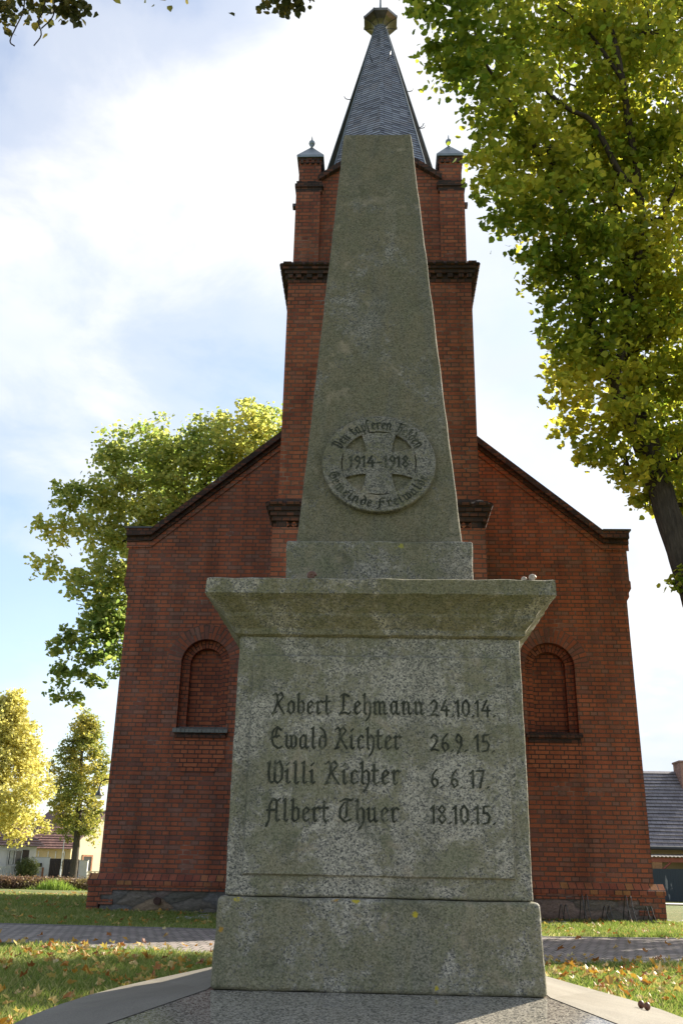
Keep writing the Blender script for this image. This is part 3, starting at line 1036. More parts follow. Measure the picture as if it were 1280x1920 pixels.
# raised tablet on the face of the die
FY = MY - 0.6085
b_ = MB()
px0, px1, pz0, pz1 = MX - .547, MX + .547, .716, 1.612
zf = FY - 0.013
b_.v += [(px0, FY + .004, pz0), (px1, FY + .004, pz0), (px1, FY + .004, pz1), (px0, FY + .004, pz1), (px0 + .010, zf, pz0 + .010), (px1 - .010, zf, pz0 + .010), (px1 - .010, zf, pz1 - .010), (px0 + .010, zf, pz1 - .010)]
b_.f += [(4, 5, 6, 7), (0, 1, 5, 4), (1, 2, 6, 5), (2, 3, 7, 6), (3, 0, 4, 7)]
tablet = b_.build('tablet', g_die, mem, subdiv=3, jitter=0.0015)
# cornice: stepped and hollowed profile
b_ = MB()
prof = [(.6125, 1.690), (.628, 1.698), (.630, 1.722), (.650, 1.745), (.668, 1.768), (.672, 1.782), (.688, 1.800), (.715, 1.825), (.738, 1.842), (.748, 1.850), (.748, 1.912), (.738, 1.918), (.45, 1.935)]
for (ha, za), (hb, zb) in zip(prof[:-1], prof[1:]):
    q0 = [(MX - ha, MY - ha, za), (MX + ha, MY - ha, za), (MX + ha, MY + ha, za), (MX - ha, MY + ha, za)]
    q1 = [(MX - hb, MY - hb, zb), (MX + hb, MY - hb, zb), (MX + hb, MY + hb, zb), (MX - hb, MY + hb, zb)]
    for k in range(4):
        j = (k + 1) % 4
        NS = 40
        lerp = lambda p, q, t: tuple(p[i] + (q[i] - p[i]) * t for i in range(3))
        for s in range(NS):
            b_.quad(lerp(q0[k], q0[j], s / NS), lerp(q0[k], q0[j], (s + 1) / NS), lerp(q1[k], q1[j], (s + 1) / NS), lerp(q1[k], q1[j], s / NS))
h = .45
b_.quad((MX - h, MY - h, 1.935), (MX + h, MY - h, 1.935), (MX + h, MY + h, 1.935), (MX - h, MY + h, 1.935))
h = .6125
b_.quad((MX - h, MY + h, 1.69), (MX + h, MY + h, 1.69), (MX + h, MY - h, 1.69), (MX - h, MY - h, 1.69))
b_.build('cornice', g_corn, mem, weld=True, jitter=0.005, jscale=14.0)
block('pedestal', g_ped, 0.437, 1.93, 2.196, .437, 0.011)
OB0, OB1, OZ0, OZ1 = 0.394, 0.2, 2.198, 4.855
b_ = MB().frustum(MX, MY, OB0, OB0, OZ0, OB1, OB1, OZ1, MX - .02, MY)
b_.build('obelisk', g_obel, mem, bevel=0.012, seg=4, subdiv=5, jitter=0.0035, jscale=11)

# medallion on the leaning face of the obelisk
lean = math.atan((OB0 - OB1) / (OZ1 - OZ0))
RC = Vector((MX - .004, 0, 2.615))
RC.y = MY - (OB0 - (RC.z - OZ0) * (OB0 - OB1) / (OZ1 - OZ0))
eu = Vector((1, 0, 0)); ev = Vector((0, math.sin(lean), math.cos(lean))); en = ev.cross(eu) * -1
en = Vector((0, -math.cos(lean), math.sin(lean)))
MRAD, VSQ = 0.279, 0.955


def mpt(u, v, h):
    return RC + eu * u + ev * (v * VSQ) + en * h


def disc(q, r, h0, h1, r_in=None, n=64, bev=.004):
    for k in range(n):
        a0, a1 = 2 * PI * k / n, 2 * PI * (k + 1) / n
        c0, s0, c1, s1 = math.cos(a0), math.sin(a0), math.cos(a1), math.sin(a1)
        q.quad(mpt(r * c0, r * s0, h0), mpt(r * c1, r * s1, h0), mpt(r * c1, r * s1, h1 - bev), mpt(r * c0, r * s0, h1 - bev))
        rb = r - bev
        q.quad(mpt(r * c0, r * s0, h1 - bev), mpt(r * c1, r * s1, h1 - bev), mpt(rb * c1, rb * s1, h1), mpt(rb * c0, rb * s0, h1))
        if r_in is None:
            q.quad(mpt(rb * c0, rb * s0, h1), mpt(rb * c1, rb * s1, h1), mpt(0, 0, h1))
        else:
            q.quad(mpt(rb * c0, rb * s0, h1), mpt(rb * c1, rb * s1, h1), mpt(r_in * c1, r_in * s1, h1), mpt(r_in * c0, r_in * s0, h1))
            q.quad(mpt(r_in * c0, r_in * s0, h1), mpt(r_in * c1, r_in * s1, h1), mpt((r_in - .002) * c1, (r_in - .002) * s1, h0), mpt((r_in - .002) * c0, (r_in - .002) * s0, h0))


b_ = MB(); disc(b_, MRAD, -.002, .034, MRAD * .665)
med = b_.build('medallion', g_round, mem)
b_ = MB()
ri = MRAD * .66
for k in range(48):
    a0, a1 = 2 * PI * k / 48, 2 * PI * (k + 1) / 48
    b_.quad(mpt(ri * math.cos(a0), ri * math.sin(a0), .016), mpt(ri * math.cos(a1), ri * math.sin(a1), .016), mpt(0, 0, .016))
b_.build('field', g_obel, med)
b_ = MB()
RR = MRAD
cr_pts = []
for k in range(4):
    a = PI / 2 * k
    ux, uy = math.cos(a), math.sin(a); vx, vy = -uy, ux
    for (l, w_) in ((.225, -.225), (.40, -.245), (.62, -.315), (.640, 0), (.62, .315), (.40, .245)):
        cr_pts.append(((ux * l + vx * w_) * RR, (uy * l + vy * w_) * RR))
n_ = len(cr_pts)
b_.f.append(tuple(range(n_)))
b_.v += [tuple(mpt(u, v, .033)) for u, v in cr_pts]
for k in range(n_):
    j = (k + 1) % n_
    b_.quad(mpt(*cr_pts[k], .014), mpt(*cr_pts[j], .014), mpt(*cr_pts[j], .033), mpt(*cr_pts[k], .033))
cross = b_.build('cross', g_round, med)

# ---- broken-letter script: pen strokes of a broad nib
G = {
 'a': [[(.36, .56), (.22, .63), (.09, .5), (.09, .12), (.19, 0), (.34, .14)], [(.36, .63), (.36, .07), (.43, 0), (.48, .06)]],
 'b': [[(.02, .93), (.1, 1), (.1, .1), (.2, 0), (.37, .12), (.37, .5), (.26, .63), (.13, .52)]],
 'c': [[(.33, .54), (.22, .63), (.09, .5), (.09, .1), (.19, 0), (.33, .1)]],
 'd': [[(.1, .98), (.3, .82), (.39, .5), (.37, .12), (.22, 0), (.09, .12), (.09, .48), (.2, .6), (.3, .52)]],
 'e': [[(.34, .1), (.2, 0), (.09, .12), (.09, .5), (.22, .63), (.35, .5), (.12, .28)]],
 'f': [[(.1, -.28), (.1, .85), (.2, 1), (.33, .92)], [(0, .6), (.27, .6)]],
 'h': [[(.02, .92), (.1, 1), (.1, .07), (.17, 0)], [(.12, .48), (.27, .63), (.39, .5), (.39, .08), (.31, -.14), (.18, -.32)]],
 'i': [[(.02, .54), (.1, .62), (.1, .07), (.17, 0), (.23, .07)], [(.07, .82), (.16, .92)]],
 'l': [[(.03, .92), (.11, 1), (.11, .07), (.18, 0), (.24, .07)]],
 'm': [[(.02, .54), (.1, .62), (.1, .06), (.17, 0)], [(.12, .5), (.25, .63), (.34, .54), (.34, .06), (.41, 0)], [(.36, .5), (.49, .63), (.58, .54), (.58, .06), (.66, 0), (.71, .06)]],
 'n': [[(.02, .54), (.1, .62), (.1, .06), (.17, 0)], [(.12, .5), (.26, .63), (.37, .52), (.37, .06), (.44, 0), (.5, .07)]],
 'o': [[(.22, .63), (.09, .5), (.09, .12), (.22, 0), (.37, .12), (.37, .5), (.22, .63)]],
 'p': [[(.02, .54), (.1, .62), (.1, -.3)], [(.12, .5), (.26, .63), (.37, .5), (.37, .12), (.25, 0), (.1, .1)]],
 'r': [[(.02, .54), (.1, .62), (.1, .07), (.17, 0), (.23, .06)], [(.12, .5), (.25, .63), (.37, .55)]],
 't': [[(.1, .88), (.1, .1), (.19, 0), (.29, .08)], [(.0, .61), (.28, .61)]],
 'u': [[(.02, .55), (.1, .62), (.1, .12), (.19, 0), (.36, .15)], [(.30, .56), (.37, .62), (.37, .07), (.44, 0), (.49, .06)]],
 'w': [[(.02, .55), (.1, .63), (.1, .12), (.2, 0), (.33, .13)], [(.26, .6), (.34, .54), (.34, .1), (.44, 0), (.58, .16), (.57, .5), (.46, .63), (.37, .55)]],
 'R': [[(.02, .9), (.14, 1), (.24, .88), (.24, .5), (.1, .12), (.0, .0), (.2, .06)], [(.22, .86), (.4, 1.02), (.54, .84), (.28, .5), (.46, .2), (.6, .0)]],
 'L': [[(.24, .98), (.22, .2), (.04, .0), (.3, .08), (.5, .0), (.6, .12)], [(.08, .88), (.24, 1.0), (.5, .86)]],
 'E': [[(.52, .84), (.3, 1.0), (.1, .82), (.05, .45), (.14, .16), (.4, .0), (.58, .08)], [(.3, .9), (.24, .6), (.3, .5)], [(.14, .52), (.42, .58)]],
 'W': [[(.0, .9), (.1, 1.0), (.06, .55), (.1, .1), (.24, .02)], [(.34, 1.0), (.34, .12), (.2, .02)], [(.34, .12), (.48, 0), (.66, .2), (.66, .7), (.54, 1.0), (.36, .84)]],
 'A': [[(-.02, -.22), (.1, .05), (.1, .7), (.24, 1.0), (.46, .9), (.58, 1.0)], [(.43, .92), (.43, .07), (.5, 0), (.56, .06)], [(.0, .5), (.43, .5)]],
 'T': [[(.1, .9), (.3, 1.0), (.62, .94), (.66, 1.0)], [(.28, .84), (.1, .58), (.1, .2), (.32, 0), (.62, .12)], [(.4, .86), (.4, .24), (.32, .18)]],
 'D': [[(.02, .88), (.2, 1.0), (.46, .86), (.5, .3), (.3, 0), (.06, .1)], [(.22, .92), (.16, .1)]],
 'H': [[(.02, .86), (.18, 1), (.2, .1), (.04, 0)], [(.2, .86), (.52, 1.0)], [(.2, .5), (.38, .62), (.48, .45), (.46, .05), (.34, -.2)]],
 'G': [[(.5, .84), (.3, 1), (.08, .75), (.07, .25), (.3, 0), (.54, .16), (.54, .5), (.4, .6), (.3, .5)], [(.3, .92), (.26, .3)]],
 'F': [[(-.04, -.2), (.12, .0), (.18, .85), (.34, 1), (.58, .9)], [(.02, .54), (.44, .56)], [(.44, .66), (.42, .42)]],
 '0': [[(.2, 1), (.05, .75), (.05, .25), (.2, 0), (.36, .25), (.36, .75), (.2, 1)]],
 '1': [[(.0, .78), (.13, .98), (.13, .0)]],
 '2': [[(.02, .75), (.16, .98), (.33, .8), (.28, .5), (.02, .05), (.2, .1), (.38, .02)]],
 '4': [[(.28, 1.0), (.02, .36), (.44, .36)], [(.3, .62), (.3, 0)]],
 '5': [[(.36, .98), (.1, .96), (.08, .58), (.25, .62), (.36, .4), (.28, .08), (.05, .02)]],
 '6': [[(.3, 1), (.1, .7), (.05, .3), (.18, 0), (.34, .15), (.34, .38), (.2, .5), (.07, .36)]],
 '7': [[(.0, .95), (.36, .96), (.15, 0)]],
 '8': [[(.2, .52), (.05, .75), (.2, 1), (.34, .78), (.2, .52), (.03, .25), (.2, 0), (.37, .25), (.2, .52)]],
 '9': [[(.32, .62), (.2, .48), (.05, .7), (.18, 1), (.33, .8), (.32, .35), (.12, -.14)]],
 '.': [[(.04, .0), (.1, .07)]], '-': [[(.02, .42), (.26, .42)]],
}
ADV = {k: max(p[0] for s in v for p in s) + .13 for k, v in G.items()}
ADV.update({'.': .2, '-': .4, 'r': .45, 't': .40, '1': .32})


def layout(text):
    x = 0; out_ = []
    for ch in text:
        if ch == ' ': x += .34; continue
        out_.append((ch, x)); x += ADV[ch]
    return out_, x - .1


def strokes_to(q, ch, place, pen, dpt, rng):
    """place(gx,gy,h) -> world point; every stroke its own sliver of height so nothing shares a plane"""
    nx, ny = math.cos(R(38)) * pen, math.sin(R(38)) * pen
    hx, hy = -math.sin(R(38)) * pen * .30, math.cos(R(38)) * pen * .30
    k = 0
    for st in G[ch]:
        for (a, b) in zip(st[:-1], st[1:]):
            hgt = dpt + rng.random() * 0.0009
            pts = []
            for (cx, cy) in (a, b):
                for sx_, sy_ in ((1, 1), (1, -1), (-1, 1), (-1, -1)):
                    pts.append((cx + sx_ * nx / 2 + sy_ * hx, cy + sx_ * ny / 2 + sy_ * hy))
            # convex hull
            P = sorted(set(pts))
            def half(seq):
                o = []
                for p in seq:
                    while len(o) > 1 and (o[-1][0] - o[-2][0]) * (p[1] - o[-2][1]) - (o[-1][1] - o[-2][1]) * (p[0] - o[-2][0]) <= 0: o.pop()
                    o.append(p)
                return o[:-1]
            hull = half(P) + half(P[::-1])
            q.quad(*[place(x, y, hgt) for x, y in hull])
            k += 1


rng = random.Random(11)


def die_line(text, x0, x1, z0, z1, capz0, capz1, name):
    """text between (x0,z0) and (x1,z1) of its baseline; cap heights at both ends"""
    lay, wd = layout(text)
    q = MB()
    for ch, ox in lay:
        def place(gx, gy, hh, ox=ox):
            t = (ox + gx) / wd
            return (x0 + (x1 - x0) * t, zf - hh, z0 + (z1 - z0) * t + gy * (capz0 + (capz1 - capz0) * t))
        strokes_to(q, ch, place, .098, .0022, rng)
    return q.build(name, m_letter, tablet)


LINES = [("Robert Lehmann", -.437, .203, 1.356, 1.360, .086, "24.10.14.", .230, .497, 1.354),
         ("Ewald Richter", -.438, .103, 1.213, 1.216, .088, "26.9. 15.", .228, .487, 1.211),
         ("Willi Richter", -.446, .098, 1.073, 1.076, .088, "6. 6. 17.", .226, .460, 1.067),
         ("Albert Thuer", -.440, .093, .924, .929, .088, "18.10.15.", .224, .480, .927)]
for nm, xa, xb, za, zb, cp, dt, da, db, dz in LINES:
    die_line(nm, xa, xb, za, zb, cp, cp, 'name_lettering')
    die_line(dt, da, db, dz, dz, cp * .80, cp * .80, 'date_lettering')

b_ = MB()
lay, wd = layout("1914-1918")
for ch, ox in lay:
    strokes_to(b_, ch, lambda gx, gy, hh, ox=ox: mpt(-.147 + .294 * (ox + gx) / wd, -.026 + gy * .066, .033 + hh), .115, .0016, rng)
b_.build('year_lettering', m_letter, cross)


def arc_text(text, a_start, a_end, rb, capz, name, bottom=False):
    lay, wd = layout(text)
    q = MB()
    for ch, ox in lay:
        def place(gx, gy, hh, ox=ox):
            t = (ox + gx) / wd
            a = a_start + (a_end - a_start) * t
            r = rb + (-gy if bottom else gy) * capz
            return mpt(r * math.cos(a), r * math.sin(a), .034 + hh)
        strokes_to(q, ch, place, .12, .0016, rng)
    return q.build(name, m_letter, med)


arc_text("Den tapferen Helden", R(157), R(24), .200, .060, 'upper_lettering')
arc_text("Gemeinde Freiwalde", R(194), R(341), .254, .052, 'lower_lettering', True)

# ------------------------------------------------------------------ small things on the memorial
def snail(name, c, r, label, mat):
    q = MB(); pts = []; rad = []
    for i in range(40):
        t = i / 39
        a = t * 4.6 * PI
        rr = r * (1 - t) ** 0.9 * .62
        pts.append((c[0] + rr * math.cos(a), c[1] - r * .1 - t * r * .35, c[2] + r * .85 + rr * math.sin(a)))
        rad.append(max(r * .42 * (1 - t) ** .8, r * .03))
    q.tube(pts, rad, 8)
    return tag(q.build(name, mat, smooth=True), label, 'snail shell', 'snail shells on the cornice')


m_snail = plain('snail_shell_cream', (0.42, 0.33, 0.26), 0.4, 0, 0.4, 60)
m_snaild = plain('snail_shell_brown', (0.11, 0.045, 0.025), 0.5, 0, 0.4, 60)
snail('snail_shell', (0.668, 3.862, 1.916), .019, 'rounder pale snail shell nearer the right end of the stone cornice', m_snail)
snail('snail_shell', (0.632, 3.862, 1.916), .013, 'smaller pale snail shell beside the rounder one on the cornice top', m_snail)
snail('snail_shell', (-0.283, 3.87, 1.916), .024, 'dark brown snail shell on the cornice against the obelisk foot', m_snaild)
for (x, y, lb) in ((1.118, 4.33, 'brown seed husk on the pale slab rim, touching the outer edge'), (1.108, 4.385, 'brown seed husk on the pale slab rim, just inside the other husk')):
    q = MB().ball((x, y, .245), .014, 8, 1.15)
    tag(q.build('seed_husk', m_snaild, smooth=True), lb, 'seed husk', 'seed husks on the slab rim')

# ------------------------------------------------------------------ bicycle rack
rack = empty('bicycle_rack', (3.7, 16.5, 0), 'low black tubular bicycle rack standing against the stone foot of the church', 'bicycle rack')
b_ = MB()
for yy in (16.35, 16.72):
    b_.tube([(2.75, yy, .03), (4.62, yy, .03)], .014, 6)
for xx in (2.75, 4.62):
    b_.tube([(xx, 16.35, .03), (xx, 16.72, .03)], .014, 6)
b_.build('base_frame', m_iron, rack)
for k, (xx, hh) in enumerate(((3.03, .27), (3.375, .43), (3.73, .26), (4.08, .42), (4.40, .26))):
    q = MB()
    for dx in (0, .075):
        pts = [(xx + dx + .02, 16.36, .03), (xx + dx + .004, 16.46, hh * .55), (xx + dx, 16.5, hh - .03), (xx + dx - .003, 16.53, hh), (xx + dx - .01, 16.58, hh - .02), (xx + dx - .03, 16.71, .03)]
        q.tube(pts, .0075, 6)
    q.build('wheel_hoop', m_steel, rack)

# ------------------------------------------------------------------ trees
def leaf_mesh(name, pts, size, seed, mat, parent=None, vary=0.35, droop=0.35):
    rs = np.random.RandomState(seed)
    n = len(pts)
    pts = np.asarray(pts, float)
    # leaf axis (mostly outward/down) and normal (mostly up)
    nrm = rs.normal(size=(n, 3)) * 0.75 + np.array([0, 0, 0.75])
    nrm /= np.linalg.norm(nrm, axis=1)[:, None]
    ax = rs.normal(size=(n, 3)) + np.array([0, 0, -droop])
    ax -= nrm * (ax * nrm).sum(1)[:, None]
    ax /= np.linalg.norm(ax, axis=1)[:, None] + 1e-9
    bn = np.cross(nrm, ax)
    s = size * (1 + vary * (rs.rand(n) * 2 - 1))
    T = np.array([(0, 0, 0), (.10, .40, .10), (.52, .46, .12), (1.0, 0, -.06), (.52, -.46, .12), (.10, -.40, .10)])
    V = pts[:, None, :] + s[:, None, None] * (T[None, :, 0:1] * ax[:, None, :] + T[None, :, 1:2] * bn[:, None, :] + T[None, :, 2:3] * nrm[:, None, :])
    V = V.reshape(-1, 3)
    me = bpy.data.meshes.new(name)
    me.vertices.add(n * 6)
    me.vertices.foreach_set('co', V.ravel())
    idx = (np.arange(n)[:, None] * 6 + np.array([0, 1, 2, 3, 0, 3, 4, 5])[None, :]).ravel().astype(np.int32)
    me.loops.add(n * 8); me.loops.foreach_set('vertex_index', idx)
    me.polygons.add(n * 2)
    me.polygons.foreach_set('loop_start', (np.arange(n * 2) * 4).astype(np.int32))
    me.polygons.foreach_set('loop_total', np.full(n * 2, 4, dtype=np.int32))
    me.update(calc_edges=True)
    return link_mesh(name, me, mat, parent)


def leaf_mat(name, stops, trans=0.45, nscale=0.7, amt=0.55, tboost=1.6):
    m, t = new_mat(name)
    geo = t.n('ShaderNodeNewGeometry')
    c = t.n('ShaderNodeTexCoord').outputs['Object']
    nz = t.noise(c, nscale, 3, 0.6)
    f = t.math('ADD', t.math('MULTIPLY', geo.outputs['Random Per Island'], 1 - amt), t.math('MULTIPLY', t.ramp(nz, [(0.3, 0.0), (0.7, 1.0)]), amt))
    col = t.ramp(f, stops)
    tcol = t.mix(1.0, col, (tboost, tboost, tboost * .8), 'MULTIPLY')
    d = t.n('ShaderNodeBsdfPrincipled', ins={'Base Color': col, 'Roughness': 0.5, 'Specular IOR Level': 0.25})
    tr = t.n('ShaderNodeBsdfTranslucent', ins={'Color': tcol})
    mx = t.n('ShaderNodeMixShader', ins={0: trans, 1: d.outputs[0], 2: tr.outputs[0]})
    t.out(mx.outputs[0])
    return m


def bark(name, col):
    m, t = new_mat(name)
    c = t.n('ShaderNodeTexCoord').outputs['Object']
    mpn = t.n('ShaderNodeMapping', ins={'Vector': c, 'Scale': (1, 1, 0.16)})
    nz = t.noise(mpn.outputs[0], 26, 6, 0.7, 0.6)
    col_ = t.ramp(nz, [(0.32, tuple(x * 0.4 for x in col)), (0.6, col), (0.8, tuple(x * 1.5 for x in col))])
    t.principled(col_, 0.95, t.bump(nz, 1.0, 0.03), 0, 0.15)
    return m


m_bark = bark('lime_bark', (0.075, 0.058, 0.046))
m_bark2 = bark('grey_bark', (0.10, 0.085, 0.065))


def crv(pts, n=10):
    """Catmull-Rom through points"""
    P = [Vector(p) for p in pts]
    P = [P[0] * 2 - P[1]] + P + [P[-1] * 2 - P[-2]]
    out_ = []
    for i in range(1, len(P) - 2):
        for k in range(n):
            t = k / n
            out_.append(0.5 * ((2 * P[i]) + (P[i + 1] - P[i - 1]) * t + (2 * P[i - 1] - 5 * P[i] + 4 * P[i + 1] - P[i + 2]) * t * t + (3 * P[i] - P[i - 1] - 3 * P[i + 1] + P[i + 2]) * t ** 3))
    out_.append(P[-2])
    return out_


def tree(name, label, group, base, trunk, tr_r, clumps, leaf, per_m2, lmat, bmat, seed, sides=12, br=0.05, spray=0.30, droop=0.35, from_h=0.0, limbs=()):
    rng = random.Random(seed)
    rs = np.random.RandomState(seed)
    root = empty(name, base, label, 'tree', group)
    tp = crv(trunk, 8)
    n = len(tp)
    rad = [np.interp(i / (n - 1), [0, 1], [0, len(tr_r) - 1]) for i in range(n)]
    rad = [float(np.interp(x, range(len(tr_r)), tr_r)) for x in rad]
    q = MB(); q.tube(tp, rad, sides, True, 0.12, rng)
    nodes = [(tp[i], rad[i], 0.0) for i in range(n) if tp[i].z > from_h]
    bq = MB()
    pts_all = []
    order = sorted(clumps, key=lambda c: min((Vector(c[:3]) - p).length for p, r, d in nodes))
    for (x, y, z, r) in order:
        c = Vector((x, y, z))
        best = min(nodes, key=lambda nd: (c - nd[0]).length * (1.0 + (0.7 if nd[0].z > c.z + 0.1 else 0)) + 0.25 * nd[2])
        p0, r0, d0 = best
        L = (c - p0).length
        rb = min(r0 * 0.72, br * (0.35 + 0.4 * r) + 0.008 * L)
        mid = p0.lerp(c, 0.5) + Vector((rng.uniform(-.12, .12), rng.uniform(-.12, .12), rng.uniform(.02, .16))) * L
        pts = crv([p0, mid, c], 6)
        rr = [rb * (1 - 0.6 * i / (len(pts) - 1)) for i in range(len(pts))]
        bq.tube(pts, rr, 6, True, 0.15, rng)
        for i in (4, 8, 12):
            nodes.append((pts[i], rr[i], d0 + L * i / 12))
        ns = max(10, int(16 + 14 * r))
        for k in range(ns):
            d = Vector((rng.gauss(0, 1), rng.gauss(0, 1), rng.gauss(0, .85))).normalized()
            rad_s = r * (0.20 + 0.68 * rng.random() ** 0.6)
            sc = c + d * rad_s
            if k < 7:
                tw = [c, c.lerp(sc, .5) + Vector((rng.uniform(-.1, .1), rng.uniform(-.1, .1), rng.uniform(0, .12))) * r, sc]
                bq.tube(crv(tw, 3), [rr[-1] * .6] * 3 + [rr[-1] * .4] * 3 + [0.004], 4, False)
            m_ = max(4, int(per_m2 * r * r / ns * rng.uniform(.6, 1.5)))
            sp = spray * r * rng.uniform(.7, 1.3)
            loc = rs.normal(size=(m_, 3)) * np.array([sp, sp, sp * .55]) * .56
            loc[:, 2] -= (np.hypot(loc[:, 0], loc[:, 1]) ** 1.3) * droop
            pts_all.append(loc + np.array(sc))
    for (lp, ra, rb_) in limbs:
        cp = crv(lp, 6)
        q.tube(cp, [ra + (rb_ - ra) * i / (len(cp) - 1) for i in range(len(cp))], 8, True, 0.15, rng)
    q.build('trunk', bmat, root, smooth=True)
    bq.build('limb', bmat, root, smooth=True)
    P = np.concatenate(pts_all)
    leaf_mesh('crown', P, leaf, seed + 1, lmat, root, droop=droop)
    return root


GRN = [(0.0, (0.060, 0.105, 0.014)), (0.30, (0.120, 0.165, 0.018)), (0.55, (0.235, 0.245, 0.030)), (0.8, (0.40, 0.35, 0.045)), (1.0, (0.48, 0.38, 0.065))]
m_leaf_r = leaf_mat('lime_leaves_backlit', GRN, 0.62, 0.60, 0.6, 2.0)
GRL = [(0.0, (0.065, 0.115, 0.030)), (0.30, (0.14, 0.19, 0.05)), (0.58, (0.28, 0.29, 0.085)), (0.88, (0.46, 0.40, 0.11)), (1.0, (0.42, 0.25, 0.06))]
m_leaf_l = leaf_mat('lime_leaves_green', GRL, 0.58, 0.22, 0.55, 2.2)
m_leaf_o = leaf_mat('maple_leaves_dark', [(0.0, (0.03, 0.04, 0.012)), (0.6, (0.07, 0.07, 0.02)), (0.85, (0.2, 0.15, 0.03)), (1.0, (0.26, 0.19, 0.04))], 0.4, 1.2, 0.4)
m_leaf_y = leaf_mat('yellow_leaves', [(0.0, (0.34, 0.33, 0.09)), (0.4, (0.54, 0.49, 0.15)), (0.8, (0.64, 0.57, 0.21)), (1.0, (0.64, 0.54, 0.16))], 0.45, 0.35, 0.45, 1.25)
m_leaf_g = leaf_mat('turning_leaves', [(0.0, (0.09, 0.13, 0.035)), (0.4, (0.22, 0.24, 0.06)), (0.7, (0.42, 0.36, 0.09)), (1.0, (0.52, 0.37, 0.08))], 0.5, 0.4, 0.6, 1.5)

RCL = [(0.59,8.50,10.91,0.40),(0.91,8.50,10.72,0.60),(1.01,9.00,10.39,0.55),(1.59,9.50,11.39,0.80),(2.29,10.00,12.14,0.90),(3.03,10.00,12.03,0.90),(3.81,10.00,11.91,0.90),(4.61,10.50,12.67,0.90),(1.40,9.00,9.94,0.50),(1.77,9.50,10.08,0.75),(2.52,10.00,11.04,0.90),(3.38,10.50,11.14,0.80),(3.95,10.00,10.73,0.90),(1.57,9.50,9.30,0.50),(2.15,10.00,9.74,0.80),(3.00,10.50,10.18,0.90),(3.74,10.50,10.17,0.90),(4.60,11.00,10.52,0.90),(1.57,9.50,8.63,0.45),(2.24,10.00,8.86,0.80),(3.06,10.50,9.17,0.90),(3.96,11.00,9.47,0.90),(2.00,10.00,8.36,0.50),(2.65,10.50,8.48,0.75),(3.50,11.00,8.57,0.90),(4.15,11.00,8.48,0.90),(2.28,10.50,8.14,0.40),(2.50,10.50,7.72,0.45),(3.07,11.00,7.80,0.80),(3.77,11.00,7.63,0.90),(2.35,10.50,7.16,0.40),(2.80,11.00,7.13,0.60),(2.38,10.50,6.46,0.35),(3.06,11.00,6.81,0.70),(3.85,11.50,7.09,0.80),(4.38,11.50,7.25,0.80),(2.64,11.50,6.55,0.35),(3.21,11.50,6.35,0.55),(2.90,11.50,6.11,0.35),(3.46,11.80,5.93,0.50),(4.19,12.00,6.18,0.60),(3.81,12.20,5.66,0.35),(4.48,12.20,5.54,0.50),(4.00,12.00,4.43,0.22),(1.35,9.00,12.27,0.80),(2.29,10.00,13.53,1.00),(3.30,10.50,14.03,1.00),(4.21,10.50,14.12,1.00),(5.01,10.50,13.99,1.00),(5.48,11.00,12.56,1.00),(5.27,11.00,10.90,1.00),(5.36,11.50,9.67,1.00),(5.08,11.50,8.11,1.00),(5.16,12.00,6.85,0.90),
       (5.2,13.5,6.5,1.1),(6.2,14.3,6.3,1.1),(5.6,14.6,7.6,1.2),(4.7,13.3,7.4,1.0),(6.6,13.2,6.7,1.0),(7.4,14.2,5.0,1.1),(8.6,15.0,4.9,1.1),(8.2,16.2,4.9,1.2),(9.4,16.6,5.0,1.1),(7.3,15.6,5.6,1.1)]
RLIMBS = [
    ([(3.72, 12.0, 6.26), (3.13, 11.0, 6.81), (2.85, 10.87, 7.72), (2.55, 10.43, 8.51), (2.39, 10.11, 9.30), (2.24, 9.99, 10.11)] , 0.10, 0.035),
    ([(3.13, 11.0, 6.81), (3.45, 10.87, 8.05), (3.57, 10.43, 9.29), (3.21, 10.11, 9.55), (2.87, 9.89, 10.17), (2.53, 9.78, 10.31), (2.20, 9.78, 10.72), (1.86, 9.67, 11.29)] , 0.06, 0.016),
    ([(3.57, 10.43, 9.29), (3.29, 9.78, 10.81), (3.20, 9.67, 11.45), (3.12, 9.67, 12.15), (3.17, 9.67, 12.77)] , 0.05, 0.028),
    ([(3.29, 9.78, 10.81), (2.86, 9.67, 11.57), (2.38, 9.67, 12.17)] , 0.03, 0.012),
    ([(2.39, 10.11, 9.30), (1.61, 9.45, 10.32), (1.35, 9.24, 10.64), (1.22, 9.13, 11.08), (0.98, 9.13, 11.56)] , 0.03, 0.01),
    ([(3.45, 10.87, 8.05), (3.74, 10.61, 8.91), (4.11, 10.40, 9.64), (4.52, 10.40, 10.27)], 0.032, 0.012),
]
tree('linden_tree', 'tall backlit green and yellow linden with dark leaning trunk right of the church', None, (5.05, 12.1, 0),
     [(5.05, 12.1, -.1), (4.76, 12.08, 1.6), (4.46, 12.04, 3.0), (4.18, 12.0, 4.3), (3.84, 12.0, 6.1), (3.55, 11.6, 7.8), (3.45, 11.2, 9.5), (3.3, 10.8, 11.5), (3.2, 10.6, 13.4)],
     [.26, .215, .20, .19, .165, .14, .11, .07, .03], RCL, 0.078, 1700, m_leaf_r, m_bark, 31, br=0.085, from_h=4.9, limbs=RLIMBS)
